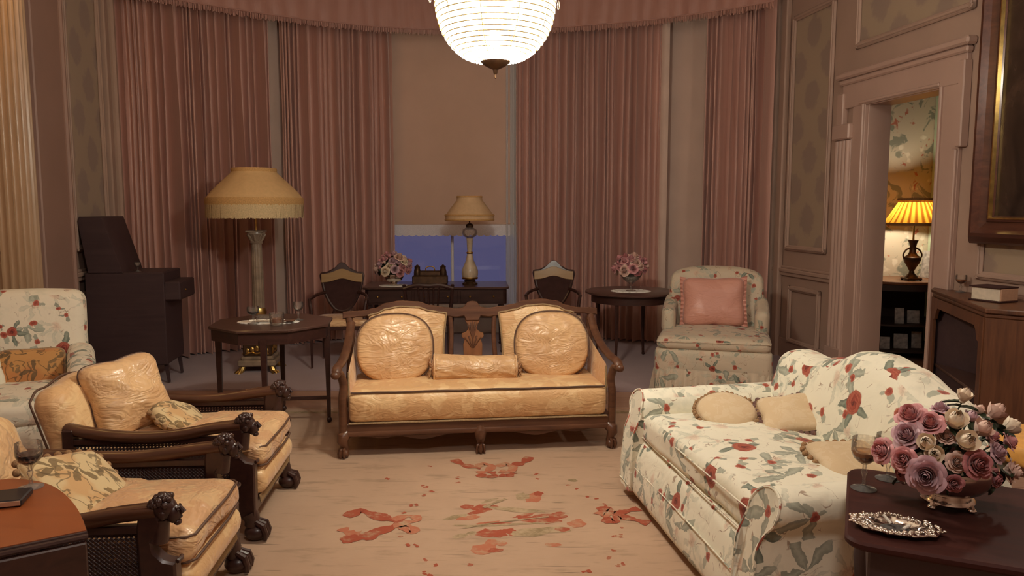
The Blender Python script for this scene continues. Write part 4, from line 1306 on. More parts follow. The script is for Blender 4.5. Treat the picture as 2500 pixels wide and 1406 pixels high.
def bergere(loc, label):
    o = thing('armchair', label, 'armchair', loc, CH_RZ, 'caned armchairs with carved heads')
    hw = .345
    for s in (-1, 1):
        # carved post: chest, concave cut, ledge, straight stile
        m = MB(RT(s * hw, 0, 0, 0, 0, 0))
        out = [(-.028, .385), (-.030, .350), (-.026, .12), (.050, .12), (.090, .20), (.095, .51), (.085, .566), (.030, .566), (.012, .530), (.022, .49), (.046, .462), (.040, .425), (.010, .395)]
        m.prism([(y, z) for y, z in out], -.030, .030, .008, Matrix(((0, 0, 1, 0), (1, 0, 0, 0), (0, 1, 0, 0), (0, 0, 0, 1))))
        m.tube([(-.022, -.034, .39), (0, -.040, .392), (.022, -.034, .39)], .008, 6)
        po = part('front_post', m, W_DARK, o)
        m = MB(RT(s * hw, 0, 0)); carved_head(m, (0, .006, .566), 1.0); part('carved_head', m, W_DARK, po)
        m = MB(RT(s * hw, 0, 0))
        m.tube([(0, .012, .135), (0, -.004, .10), (0, .0, .07)], [.044, .036, .034], 10)
        m.ball((0, -.020, .040), (.048, .056, .040), 16, 12)
        for k in (-1, 0, 1):
            m.tube([(k * .018, -.02, .095), (k * .030, -.060, .075), (k * .034, -.072, .040), (k * .032, -.068, .010)], [.012, .015, .013, .010], 8)
        part('claw_foot', m, W_DARK, o)
        # arm rail
        m = MB()
        m.tube(spline([(s * hw, .03, .565), (s * hw, .16, .552), (s * (hw + .012), .34, .526), (s * (hw + .015), .52, .522), (s * (hw + .004), .70, .538), (s * (hw - .03), .84, .556)], 7), [(.028, .036)] * 36, 12)
        for k in range(5):
            m.tube([(s * hw + (k - 2) * .011, .05, .588 - abs(k - 2) * .004), (s * hw + (k - 2) * .009, .13, .581 - abs(k - 2) * .004), (s * hw + (k - 2) * .003, .20, .573)], [.006, .005, .002], 6)
        part('arm_rail', m, W_ARM, o)
        m = MB()
        m.box((s * hw, .44, .21), (.045, .74, .06), .006); m.box((s * hw, .44, .500), (.03, .72, .03), .004)
        m.box((s * hw, .82, .38), (.045, .05, .36), .006)
        part('side_frame', m, W_DARK, o)
        m = MB()
        nu, nv = 44, 17
        cane(m, lambda u, v, s=s: Vector((s * (hw + .006 * math.sin(PI * u / nu)), .09 + .71 * u / nu, .238 + .255 * v / nv)), nu, nv, .0019)
        part('cane_panel', m, W_DARK, o, smooth=0)
        m = MB(); m.box((s * (hw - .03), .86, .15), (.05, .05, .30), .008); m.ball((s * (hw - .03), .875, .035), .034, 10, 8); part('back_leg', m, W_DARK, o)
    # back frame and gold upholstered back with a serpentine top
    TBk = Matrix.Translation((0, .80, .26)) @ Matrix.Rotation(math.radians(90 - 17), 4, 'X')
    def topc(x):
        a = x / (hw + .01)
        return .500 + .022 * math.cos(a * PI) * 1.0 - .035 * (abs(a) ** 2) + .030 * math.exp(-((abs(a) - .72) / .2) ** 2)
    def bf(q, p):
        v = (q.y + .25) / .5
        y = v * topc(q.x)
        return Vector((q.x * (1 + .05 * v), y, q.z + (.035 * (1 - p.x ** 4) * (1 - p.y ** 4) if p.z > 0 else -.012 * (1 - p.x ** 2))))
    m = MB(TBk); m.rbox((0, 0, 0), (2 * hw - .02, .50, .13), .055, 22, bf)
    bk = part('back', m, DAMASK, o, smooth=70)
    m = MB(TBk)
    ed = [Vector((x * 1.05, topc(x) + .004, -.055)) for x in [-(hw - .02) + 2 * (hw - .02) * k / 30 for k in range(31)]]
    ed = [Vector((-(hw - .012), .0, -.05)), Vector((-(hw - .002), .25, -.055)), Vector((-(hw), .44, -.055))] + ed + [Vector((hw, .44, -.055)), Vector((hw - .002, .25, -.055)), Vector((hw - .012, 0, -.05))]
    m.tube(ed, .006, 6); part('piping', m, PIPE_BR, bk)
    m = MB(); m.box((0, .0, .165), (2 * hw - .05, .045, .07), .006); m.box((0, .82, .2), (2 * hw - .05, .045, .1), .006)
    part('seat_rail', m, W_DARK, o)
    m = MB()
    m.rbox((0, .385, .265), (2 * hw - .075, .83, .155), .045, 20, lambda q, p: Vector((q.x, q.y - (.035 * (1 - p.z * p.z) if p.y < -.3 else 0), q.z)))
    sb = part('seat_base', m, DAMASK, o, smooth=70)
    m = MB()
    for k in range(60): 
        x = -(hw - .045) + (2 * hw - .09) * k / 59
        m.tube([(x, -.030, .205), (x + .006, -.034, .165)], .0035, 4)
    part('gimp_fringe', m, PIPE_TAN, sb, smooth=0)
    def cf(q, p):
        q = q.copy()
        if p.z > 0: q.z += .030 * (1 - p.x ** 2) * (1 - p.y ** 2) + wrinkle(q, 8, .007, loc[1])
        q.z += .010 * math.sin(q.x * 9 + loc[1] * 3) * (1 if p.y < 0 else 0)
        if p.y < -.5: q.y += wrinkle(q, 9, .008, loc[1] + 2)
        return q
    m = MB(); m.rbox((0, .335, .395), (2 * hw - .085, .80, .125), .052, 30, cf)
    cu = part('seat_cushion', m, PEACH, o, smooth=70)
    for zz in (.345, .437):
        m = MB(); e = hw - .058
        m.tube([(-e, .60, zz), (-e, .2, zz), (-e + .002, -.035, zz), (-e + .03, -.058, zz), (-.1, -.064, zz + .004), (.1, -.064, zz - .003), (e - .03, -.058, zz), (e - .002, -.035, zz), (e, .2, zz), (e, .6, zz)], .0055, 6)
        part('piping', m, PIPE_BR, cu)
    return o
C1, C2 = (-1.275, 3.85, RUGZ), (-1.20, 2.835, RUGZ)
bergere(C1, 'caned gold armchair nearer the octagonal table, its scooped back in view')
bergere(C2, 'caned gold armchair nearest the tan tabletop in the left foreground')
M1, M2 = in_frame(C1, CH_RZ), in_frame(C2, CH_RZ)
# cushions on the chairs
P = M1 @ face((.0, .70, .635), -.65, math.radians(24), .10)
cush_thing('satin_cushion', 'crumpled gold satin cushion propped on the back of the armchair nearer the octagonal table', 'cushion', P, SATIN, .200, .200, .100, 7, .07, 7, .030, 21, None, PIPE_BR)
P = M1 @ face((.06, .47, .500), .15, math.radians(60), .62)
o_, r_, R_2 = cush_thing('needlepoint_cushion', 'leafy needlepoint cushion lying behind the arm of the armchair nearer the octagonal table', 'cushion', P, NEEDLE, .165, .165, .05, 6, .02, 6, .004, 22, None, PIPE_TAN)
bobbles(o_, r_, R_2, BOBBLE, 26, .013, .006, .010)
P = M2 @ face((.06, .84, .545), .0, math.radians(28), .35)
o_, r_, R_2 = cush_thing('satin_cushion', 'orange-gold satin cushion with a bobble trim behind the port glass', 'cushion', P, SATIN, .245, .245, .10, 5, .05, 7, .022, 23, None, PIPE_BR)
bobbles(o_, r_, R_2, BOBBLE, 34, .014, .006, .012)
P = M2 @ face((.02, .45, .515), -.10, math.radians(54), -.30)
o_, r_, R_2 = cush_thing('needlepoint_cushion', 'leafy needlepoint cushion with wool bobbles beside the tan tabletop', 'cushion', P, NEEDLE, .185, .185, .045, 8, .015, 6, .004, 24, None, PIPE_TAN)
bobbles(o_, r_, R_2, BOBBLE, 30, .0145, .008, .012)
# ------------------------------------------------------------------ floral loveseat on the right
def lerpk(K, x):
    if x <= K[0][0]: return K[0][1]
    for i in range(len(K) - 1):
        if x <= K[i + 1][0]:
            t = (x - K[i][0]) / (K[i + 1][0] - K[i][0]); t = t * t * (3 - 2 * t)
            return K[i][1] * (1 - t) + K[i + 1][1] * t
    return K[-1][1]
SO_RZ = PHI - PI / 2
AP_S = .86
SOL = (.78, 3.34, RUGZ)
SO = in_frame(SOL, SO_RZ)
sofa = thing('floral_sofa', 'cream rose-patterned chintz sofa with a humped back on the right of the rug', 'sofa', SOL, SO_RZ)
def basefn(q, p):
    q = q.copy()
    if p.y < -.4:
        zz = (q.z + .165) / .33
        q.y += -.030 * math.sin(PI * min(1, max(0, zz)) ** .8) + .050 * (1 - zz) * -1 + .012
        q.y += wrinkle(q, 5, .006, 31)
    q.z += (-.012 * math.cos(q.x * 2.2) if p.z < 0 else 0)
    return q
m = MB(); m.rbox((0, .43, .195), (1.55, .84, .33), .055, 26, basefn)
sb = part('seat_base', m, FLORAL, sofa, smooth=70)
m = MB(); m.tube([(x, -.028 - .002 * math.sin(x * 4), .205 + .012 * math.sin(x * 2.5 + 1)) for x in [-.74 + 1.48 * k / 30 for k in range(31)]], .004, 6); part('piping', m, FLORAL, sb)
m = MB()
for s in (-1, 1): m.lathe([(.018, 0), (.028, .02), (.026, .05), (.03, .09)], 12, (s * .70, .08, 0))
m.lathe([(.018, 0), (.028, .02), (.026, .05), (.03, .09)], 12, (.70, .80, 0)); m.lathe([(.018, 0), (.028, .02), (.026, .05), (.03, .09)], 12, (-.70, .80, 0))
mm = m
for x, y in ((-.70, .08), (.70, .08), (-.70, .80), (.70, .80)):
    m = MB(); m.lathe([(.018, 0), (.030, .02), (.028, .05), (.034, .10)], 12, (x, y, 0)); part('leg', m, W_DARK, sofa)
def seatc(q, p):
    q = q.copy()
    if p.z > 0:
        q.z += .030 * (1 - p.x ** 4) * (1 - .5 * (p.y + .2) ** 2) - .03 * p.z * max(0, p.y - .2)
        q.z += wrinkle(q, 4.5, .012, 33) * (1 - abs(p.x) ** 6)
    if p.y < -.5: q.y += wrinkle(q, 5, .008, 35) + .014 * math.sin(q.x * 3)
    return q
m = MB(); m.rbox((0, .405, .415), (1.28, .78, .15), .055, 34, seatc)
sc = part('seat_cushion', m, FLORAL, sofa, smooth=70)
def rim_path(z, hx, y0, y1, r=.05):
    P = [(-hx, y1), (-hx, y0 + r), (-hx + r * .3, y0 + r * .3), (-hx + r, y0), (0, y0 - .002), (hx - r, y0), (hx - r * .3, y0 + r * .3), (hx, y0 + r), (hx, y1)]
    return spline([(x, y, z + .006 * math.sin(x * 5)) for x, y in P], 5)
for z, o_ in ((.462, .014), (.362, .006)):
    m = MB(); m.tube(rim_path(z, .632, .018, .70), .004, 6); part('piping', m, FLORAL, sc)
AP = [(.625, .20), (.628, .34), (.632, .46), (.640, .535), (.662, .590), (.700, .625), (.745, .638), (.792, .628), (.826, .598), (.838, .560), (.828, .520), (.800, .480), (.782, .430), (.785, .34), (.798, .20), (.815, .065), (.74, .06), (.64, .06)]
AP = [(x, z if z < .34 else .34 + (z - .34) * AP_S) for x, z in AP]
def arm(s):
    m = MB()
    prof = [(p.x, p.z) for p in spline([(x, 0, z) for x, z in AP] + [(AP[0][0], 0, AP[0][1])], 4)][:-1]
    n = len(prof)
    def yf(z): return lerpk([(.0, -.045), (.20, -.045), (.36, -.035), (.50, .010), (.62, .045), (.7, .05)], z)
    rings = []
    ys = [0, .02, .06, .14, .26, .40, .55, .70, .84, .92]
    for j, dy in enumerate(ys):
        ring = []
        for (x, z) in prof:
            y = yf(z) + dy * (1 - max(0, yf(z)) / 1.0)
            zz = z + (.02 * dy * max(0, (z - .4) / .2) if z > .4 else 0)
            q = Vector((s * x, y, zz))
            if j > 1: q += Vector((s * .006 * noise.noise(Vector((y * 7, z * 7, s * 5))), 0, .004 * noise.noise(Vector((y * 6, x * 9, 2)))))
            if j == 0:
                c = Vector((s * .72, y, z)); q = Vector((s * (.72 + (x - .72) * .90), y - .006, z + (0.31 - z) * .02))
            ring.append(q)
        rings.append(ring)
    vs_ = [q for r in rings for q in r]; fs = []
    for j in range(len(rings) - 1):
        for k in range(n):
            k2 = (k + 1) % n
            f = (j * n + k, j * n + k2, (j + 1) * n + k2, (j + 1) * n + k)
            fs.append(f if s < 0 else f[::-1])
    fs.append(tuple(range(n))[::-1] if s < 0 else tuple(range(n)))
    m.add(vs_, fs)
    a = part('arm', m, FLORAL, sofa, smooth=60)
    m = MB(); m.tube([Vector((s * x, yf(z) - .004, z)) for x, z in prof if z > .08], .0055, 6); part('piping', m, FLORAL, a)
arm(-1); arm(1)
BT = [(-.82, .74), (-.74, .80), (-.64, .815), (-.45, .805), (-.25, .845), (-.05, .915), (.08, .925), (.25, .90), (.48, .83), (.70, .74), (.82, .70)]
def backfn(q, p):
    v = min(1, max(0, (q.z + .35) / .70))
    x = q.x * (1 + .035 * v)
    top = lerpk(BT, x)
    z = .22 + v * (top - .22)
    y = q.y + .15 * v ** 1.3 - .01
    if p.y < 0: y -= .025 * math.sin(PI * min(1, v)) * (1 - p.x ** 4) - wrinkle((x, z, 0), 4, .006, 41)
    return Vector((x, y, z))
m = MB(); m.rbox((0, .80, 0), (1.50, .19, .70), .075, 34, backfn)
part('back', m, FLORAL, sofa, smooth=70)
# cushions on the sofa
P = Matrix.Translation((1.10, 3.80, .572)) @ Matrix.Rotation(-.10, 4, 'Z') @ Matrix.Rotation(math.radians(26), 4, 'X')
o_, r_, R_2 = cush_thing('round_cushion', 'round cream needlepoint cushion with a bobble edge against the far arm of the chintz sofa', 'cushion', P, PLAIN_TAP, .148, .135, .042, 2.0, 0, 6, .006, 51, None, PIPE_TAN, edge=.6)
bobbles(o_, r_, R_2, BOBBLE, 40, .0125, .010, .010)
P = Matrix.Translation((1.385, 3.72, .575)) @ Matrix.Rotation(-.45, 4, 'Z') @ Matrix.Rotation(math.radians(30), 4, 'X') @ Matrix.Rotation(.35, 4, 'Z')
o_, r_, R_2 = cush_thing('square_cushion', 'square cream cushion with plum bobbles in the far corner of the chintz sofa', 'cushion', P, PLAIN_TAP, .135, .130, .040, 7, .10, 6, .008, 52, None, PIPE_TAN)
bobbles(o_, r_, R_2, BOBBLE2, 36, .0145, .012, .010)
P = Matrix.Translation((1.47, 3.13, .535)) @ Matrix.Rotation(.12, 4, 'Z') @ Matrix.Rotation(math.radians(14), 4, 'X')
o_, r_, R_2 = cush_thing('square_cushion', 'flat tan needlepoint cushion lying on the chintz sofa behind the sherry glass', 'cushion', P, PLAIN_TAP, .185, .140, .040, 8, .03, 6, .006, 53, None, PIPE_TAN)
bobbles(o_, r_, R_2, BOBBLE, 34, .014, .004, .012)

# ------------------------------------------------------------------ floral slipper chair by the right curtain
FCL, FCR = (1.73, 6.44, .0), math.radians(-16)
fc = thing('floral_armchair', 'faded rose chintz armchair with a deep seat and pleated skirt by the right wall', 'armchair', FCL, FCR)
FC = in_frame(FCL, FCR)
def fcb(q, p):
    v = (q.z + .17) / .34
    q = Vector((q.x * (1.0 - .05 * p.y), q.y, q.z))
    if p.y < -.4: q.y += -.020 * math.sin(PI * v) + wrinkle(q, 6, .005, 61)
    return q
m = MB(); m.rbox((0, .50, .26), (.95, 1.0, .27), .05, 18, fcb)
part('seat_base', m, FLORAL_D, fc, smooth=70)
def fcs(q, p):
    q = q.copy()
    q.x *= 1.0 - .10 * max(0, p.y)
    if p.z > 0: q.z += .035 * (1 - p.x ** 2) * (1 - p.y ** 2) + wrinkle(q, 5, .008, 63)
    return q
m = MB(); m.rbox((0, .46, .43), (.96, .95, .11), .05, 22, fcs)
s_ = part('seat_cushion', m, FLORAL_D, fc, smooth=70)
m = MB(); m.tube(rim_path(.452, .475, -.014, .55), .006, 6); part('piping', m, FLORAL_D, s_)
m = MB()
skp = [(-.46, 1.0), (-.475, .5), (-.475, .06), (-.45, .0), (0, -.03), (.45, .0), (.475, .06), (.475, .5), (.46, 1.0)]
SP = spline([(x, y, 0) for x, y in skp], 30)
def skirt(u, v):
    i = min(len(SP) - 2, int(u * (len(SP) - 1))); t = u * (len(SP) - 1) - i
    p = SP[i].lerp(SP[i + 1], t); d = (SP[i + 1] - SP[i]).normalized(); n = Vector((d.y, -d.x, 0))
    z = .20 * v + .012; w = (1 - v)
    return p + n * (.008 + w * .040 + .012 * math.sin(u * 300) * (.3 + w)) + Vector((0, 0, z))
m.grid(lambda u, v: skirt(u, v), 420, 6)
part('pleated_skirt', m, FLORAL_D, fc, smooth=0); 
def fcback(q, p):
    v = min(1, max(0, (q.z + .33) / .66))
    x = q.x * (1 - .06 * abs(v - .5))
    top = 1.045 - .07 * abs(x / .43) ** 3
    z = .40 + v * (top - .40)
    y = q.y + .12 * v - (.03 * math.sin(PI * v) * (1 - p.x ** 2) if p.y < 0 else 0)
    y += -.10 * (abs(p.x) ** 4) * (1 - v * .6)
    return Vector((x, y, z))
m = MB(); m.rbox((0, .90, 0), (.90, .17, .66), .075, 20, fcback)
part('back', m, FLORAL_D, fc, smooth=70)
for s in (-1, 1):
    def fa(q, p, s=s):
        v = (q.y + .23) / .46
        return Vector((q.x + s * .01 * math.sin(v * 3), q.y, q.z + .10 * v ** 2 * (1 if p.z > 0 else .2)))
    m = MB(); m.rbox((s * .415, .70, .56), (.13, .50, .24), .06, 14, fa)
    part('arm', m, FLORAL_D, fc, smooth=70)
P = FC @ face((-.02, .70, .725), 0, math.radians(15), .03)
pc, r3, Rp = cush_thing('frilled_cushion', 'pink taffeta cushion with frilled sides propped on the faded chintz armchair', 'cushion', P, PINKSAT, .285, .235, .095, 9, .06, 4, .020, 71, None, None)
for sx in (-1, 1):
    m = MB()
    seq = [(sx * (.285 - .012 * (1 - (t * 2 - 1) ** 2) ), -.225 + .46 * t) for t in [k / 60 for k in range(61)]]
    m.grid(lambda u, v, seq=seq, sx=sx: Rp @ Vector((seq[int(u * 60)][0] - sx * .035 + sx * .062 * v, seq[int(u * 60)][1] * (1 + .06 * v), .014 * math.sin(u * 75 + sx) * (.2 + v))), 60, 3)
    part('frill', m, PINKSAT, pc, smooth=80)

# ------------------------------------------------------------------ floral armchair at far left
LCL, LCR = (-2.80, 4.16, RUGZ * 0), math.radians(30)
lc = thing('floral_armchair', 'pale rose chintz armchair with a tall back at the left edge behind the caned armchairs', 'armchair', LCL, LCR)
LC = in_frame(LCL, LCR)
m = MB(); m.rbox((0, .42, .22), (.80, .82, .34), .05, 16)
part('seat_base', m, FLORAL_L, lc, smooth=70)
m = MB(); m.rbox((0, .36, .43), (.58, .72, .15), .06, 20, lambda q, p: Vector((q.x, q.y, q.z + (.03 * (1 - p.x ** 2) * (1 - p.y ** 2) + wrinkle(q, 5, .01, 81) if p.z > 0 else 0))))
part('seat_cushion', m, FLORAL_L, lc, smooth=70)
def lb(q, p):
    v = min(1, max(0, (q.z + .35) / .70))
    x = q.x * (1 + .02 * v); top = 1.075 - .025 * (x / .4) ** 2
    z = .36 + v * (top - .36)
    y = q.y + .13 * v - (.03 * math.sin(PI * v) * (1 - p.x ** 2) if p.y < 0 else 0)
    return Vector((x, y, z))
m = MB(); m.rbox((0, .80, 0), (.78, .17, .70), .07, 22, lb)
part('back', m, FLORAL_L, lc, smooth=70)
for s in (-1, 1):
    m = MB(); m.rbox((s * .345, .44, .52), (.15, .74, .32), .072, 16, lambda q, p: Vector((q.x * (1 + .15 * max(0, p.z)), q.y, q.z + .04 * p.y * (p.z > 0) + wrinkle(q, 5, .008, 83))))
    part('arm', m, FLORAL_L, lc, smooth=70)
P = LC @ face((.07, .62, .60), .0, math.radians(22), -.03)
cush_thing('needlepoint_cushion', 'amber needlepoint cushion with dark leaves on the tall chintz armchair at the left edge', 'cushion', P, NEEDLE_O, .185, .12, .045, 7, .02, 6, .004, 91, None, PIPE_TAN)
P = LC @ face((-.22, .56, .60), .35, math.radians(18), .1)
cush_thing('floral_cushion', 'rose chintz scatter cushion cut by the left picture edge', 'cushion', P, FLORAL, .15, .14, .06, 5, .05, 6, .01, 92, None, FLORAL)
# ------------------------------------------------------------------ glasses
def wine_glass(loc, label, h, r, mat_=GLASS, wine=None, level=.45, group=None, facet=0, tumbler=False):
    o = thing('wine_glass', label, 'glass', loc, 0, group)
    zb = h * .48
    fn = (lambda a, z: 1 + .018 * math.cos(a * facet)) if facet else None
    prof = [(.006, zb), (r * .45, zb + .05 * h), (r * .82, zb + .13 * h), (r * .98, zb + .24 * h), (r, zb + .34 * h), (r * .98, zb + .45 * h), (r * .95, h)]
    m = MB(); m.lathe(prof + [(r * .93, h), (r * .955, zb + .45 * h), (r * .97, zb + .34 * h), (r * .79, zb + .14 * h), (.004, zb + .025 * h)], 28, fn=fn, capb=False)
    part('bowl', m, mat_, o, smooth=50)
    m = MB(); m.lathe([(.0075, .006), (.005, .02), (.0045, h * .22), (.008, h * .30), (.010, h * .34), (.006, h * .38), (.0055, zb)], 12)
    part('stem', m, CUT if facet else GLASS, o)
    m = MB(); m.lathe([(r * .92, .0), (r * .94, .002), (r * .5, .006), (.008, .012)], 28); part('foot', m, FOOTG, o)
    if wine is not None:
        zl = zb + (h - zb) * level
        m = MB(); pr = [(.003, zb + .03 * h), (r * .44, zb + .065 * h), (r * .77, zb + .145 * h), (r * .93, min(zl - .001, zb + .24 * h)), (r * .945, zl)]
        m.lathe(pr, 24); part('wine', m, wine, o)
    return o
# ------------------------------------------------------------------ octagonal table with drinks
OT = Vector((-1.745, 5.47, RUGZ))
ot = thing('octagonal_table', 'dark octagonal side table with slender legs left of the settee', 'table', OT, math.radians(8))
oct_ = lambda R: [(R * math.cos(PI / 8 + k * PI / 4), R * math.sin(PI / 8 + k * PI / 4)) for k in range(8)]
m = MB(); m.prism(oct_(.445), .745, .768, .006); part('tabletop', m, W_GREY, ot)
m = MB(); m.prism(oct_(.425), .665, .745, .0); part('apron', m, W_DARK, ot)
for k in range(4):
    a = k * PI / 2
    c, s = math.cos(a) * .385, math.sin(a) * .385
    m = MB(); m.tube([(c, s, .70), (c, s, .05)], [.030, .017], 4, up=(math.cos(a + PI / 4), math.sin(a + PI / 4), 0)); m.ball((c, s, .022), (.020, .020, .022), 8, 6); m.tube([(c, s, .07), (c, s, .04)], .012, 6)
    part('leg', m, W_DARK, ot)
for k in range(2):
    a = k * PI / 2; c, s = math.cos(a) * .385, math.sin(a) * .385
    m = MB(); m.box((0, 0, .19 + k * .004), (.77, .022, .026), .003, Matrix.Rotation(a, 4, 'Z')); part('stretcher', m, W_DARK, ot)
OZ = RUGZ + .768
def on_table(px, py, z):
    p = pixz(px, py, z); return (p.x, p.y, z)
def doily(loc, a, b, label, rz=0.0):
    m = MB(); n = 96
    out = [((a + .010 * abs(math.sin(k * PI / 4))) * math.cos(2 * PI * k / n), (b + .010 * abs(math.sin(k * PI / 4))) * math.sin(2 * PI * k / n)) for k in range(n)]
    m.prism(out, 0, .003)
    for k in range(16):
        t = 2 * PI * k / 16; m.tube([(a * .9 * math.cos(t + q * .3) * (1 + .03 * q), b * .9 * math.sin(t + q * .3), .004) for q in (-.5, 0, .5)], .003, 4)
    return solo('lace_doily', m, WHITE, label, 'doily', loc, rz)
doily(on_table(655, 786, OZ), .215, .105, 'white lace doily under the drinks on the octagonal table')
doz = OZ + .0045
wine_glass(on_table(619, 789, doz), 'small glass of dark port at the left of the doily on the octagonal table', .118, .044, GLASS, PORT, .40)
wine_glass(on_table(729, 781, OZ), 'clear empty wine glass at the right edge of the octagonal table doily', .135, .038)
p = on_table(676, 793, doz)
tb = thing('tumbler', 'cut-glass whisky tumbler at the front of the octagonal table', 'glass', p)
m = MB(); m.lathe([(.044, 0), (.048, .012), (.052, .085), (.049, .085), (.045, .016), (.0, .014)], 24, fn=lambda a, z: 1 + (.02 * math.cos(a * 12) if z < .05 else 0), capt=False); part('glass_body', m, CUT, tb)
m = MB(); m.lathe([(.044, .017), (.046, .045)], 24); part('whisky', m, WHISKY, tb)
p = on_table(652, 787, doz)
ab = thing('glass_box', 'small cut-glass box beside the whisky tumbler', 'box', (p[0] - .02, p[1] + .02, p[2]), .1)
m = MB(); m.box((0, 0, .018), (.11, .075, .036), .006); part('box_body', m, CUT, ab)
m = MB(); m.box((0, 0, .044), (.114, .079, .014), .005); part('lid', m, CUT, ab)
p = on_table(706, 787, doz)
m = MB(); m.lathe([(.018, 0), (.030, .004), (.042, .012), (.044, .016), (.030, .008), (.0, .006)], 20, fn=lambda a, z: 1 + .05 * math.cos(a * 8), capt=False)
solo('silver_dish', m, SILVER, 'small silver dish right of the whisky tumbler on the doily', 'dish', p)

# ------------------------------------------------------------------ fringed standard lamp
FL = (-2.50, 7.42, -.01)
fl = thing('floor_lamp', 'tall column floor lamp with a cream fringed shade behind the octagonal table', 'lamp', FL, .1)
for sx in (-1, 1):
    for sy in (-1, 1):
        m = MB(); d = Vector((sx, sy, 0)).normalized(); c = Vector((sx * .135, sy * .135, 0))
        m.tube([c + Vector((0, 0, .085)), c + d * .02 + Vector((0, 0, .05)), c + d * .045 + Vector((0, 0, .02))], [.026, .030, .020], 8)
        for k in (-1, 0, 1):
            a = math.atan2(d.y, d.x) + k * .5; e = Vector((math.cos(a), math.sin(a), 0)); m.tube([c + d * .01 + Vector((0, 0, .055)), c + e * .06 + d * .01 + Vector((0, 0, .028)), c + e * .08 + d * .01 + Vector((0, 0, .004))], [.012, .014, .007], 6)
        part('paw_foot', m, GILT, fl)
m = MB(); m.box((0, 0, .115), (.36, .36, .06), .012); m.box((0, 0, .16), (.31, .31, .04), .012); part('plinth', m, MARBLE, fl)
m = MB(); m.box((0, 0, .245), (.27, .27, .14), .01); m.box((0, 0, .33), (.31, .31, .035), .012); bl = part('pedestal', m, BRONZE, fl)
m = MB()
for f_ in range(4):
    T = Matrix.Rotation(f_ * PI / 2, 4, 'Z')
    for k in range(-2, 3):
        m.T = T; m.ball((k * .045, -.137, .235 + .012 * (2 - abs(k))), (.020, .010, .028), 8, 6)
    m.tube([(-.11, -.138, .20), (-.05, -.142, .222), (0, -.142, .205), (.05, -.142, .222), (.11, -.138, .20)], .008, 6)
part('gilt_mount', m, GILT, bl)
m = MB(); m.lathe([(.12, .345), (.12, .38), (.085, .40), (.10, .44), (.075, .47), (.085, .52), (.065, .56), (.075, .60), (.062, .64)], 24); part('column_base', m, GILT, fl)
m = MB(); m.lathe([(.060, .64), (.056, 1.0), (.048, 1.27)], 64, fn=lambda a, z: 1 - .06 * abs(math.sin(a * 8))); part('column', m, MARBLE, fl)
m = MB(); m.lathe([(.055, 1.27), (.062, 1.285), (.05, 1.30), (.068, 1.34), (.088, 1.37), (.086, 1.385)], 20); m.box((0, 0, 1.395), (.17, .17, .02), .004)
for k in range(8):
    a = k * PI / 4; m.tube([(.05 * math.cos(a), .05 * math.sin(a), 1.30), (.072 * math.cos(a), .072 * math.sin(a), 1.345), (.090 * math.cos(a), .090 * math.sin(a), 1.36)], [.012, .014, .006], 6)
part('capital', m, MARBLE, fl)
m = MB(); m.lathe([(.012, 1.40), (.010, 1.95), (.02, 1.97), (.0, 1.985)], 10); part('lamp_stem', m, BRASS, fl)
rib = lambda a, z: 1 - .012 * (1 - abs(math.cos(a * 6)))
m = MB(); m.lathe([(.452, 1.715), (.40, 1.78), (.33, 1.85), (.26, 1.915), (.228, 1.945), (.205, 1.975), (.205, 1.995)], 72, fn=rib, capb=False, capt=False); part('lamp_shade', m, SHADE, fl, smooth=60)
m = MB(); m.lathe([(.455, 1.645), (.460, 1.68), (.455, 1.718)], 72, capb=False, capt=False); m.lathe([(.212, 1.965), (.216, 1.985), (.21, 2.0)], 48, capb=False, capt=False); part('braid_band', m, SHADE_BR, fl)
m = MB()
for k in range(430):
    a = 2 * PI * k / 430; r = .456 + rnd.uniform(-.003, .003); L = .13 + rnd.uniform(-.006, .006)
    t = Vector((-math.sin(a), math.cos(a), 0)) * .0046
    if 100 < k < 104 and False: continue
    p0 = Vector((r * math.cos(a), r * math.sin(a), 1.655)); p1 = p0 + Vector((rnd.uniform(-.002, .002), rnd.uniform(-.002, .002), -L))
    m.add([p0 - t, p0 + t, p1 + t, p1 - t], [(0, 1, 2, 3)])
f = part('fringe', m, FRINGE, fl, smooth=0); f['kind'] = 'stuff'

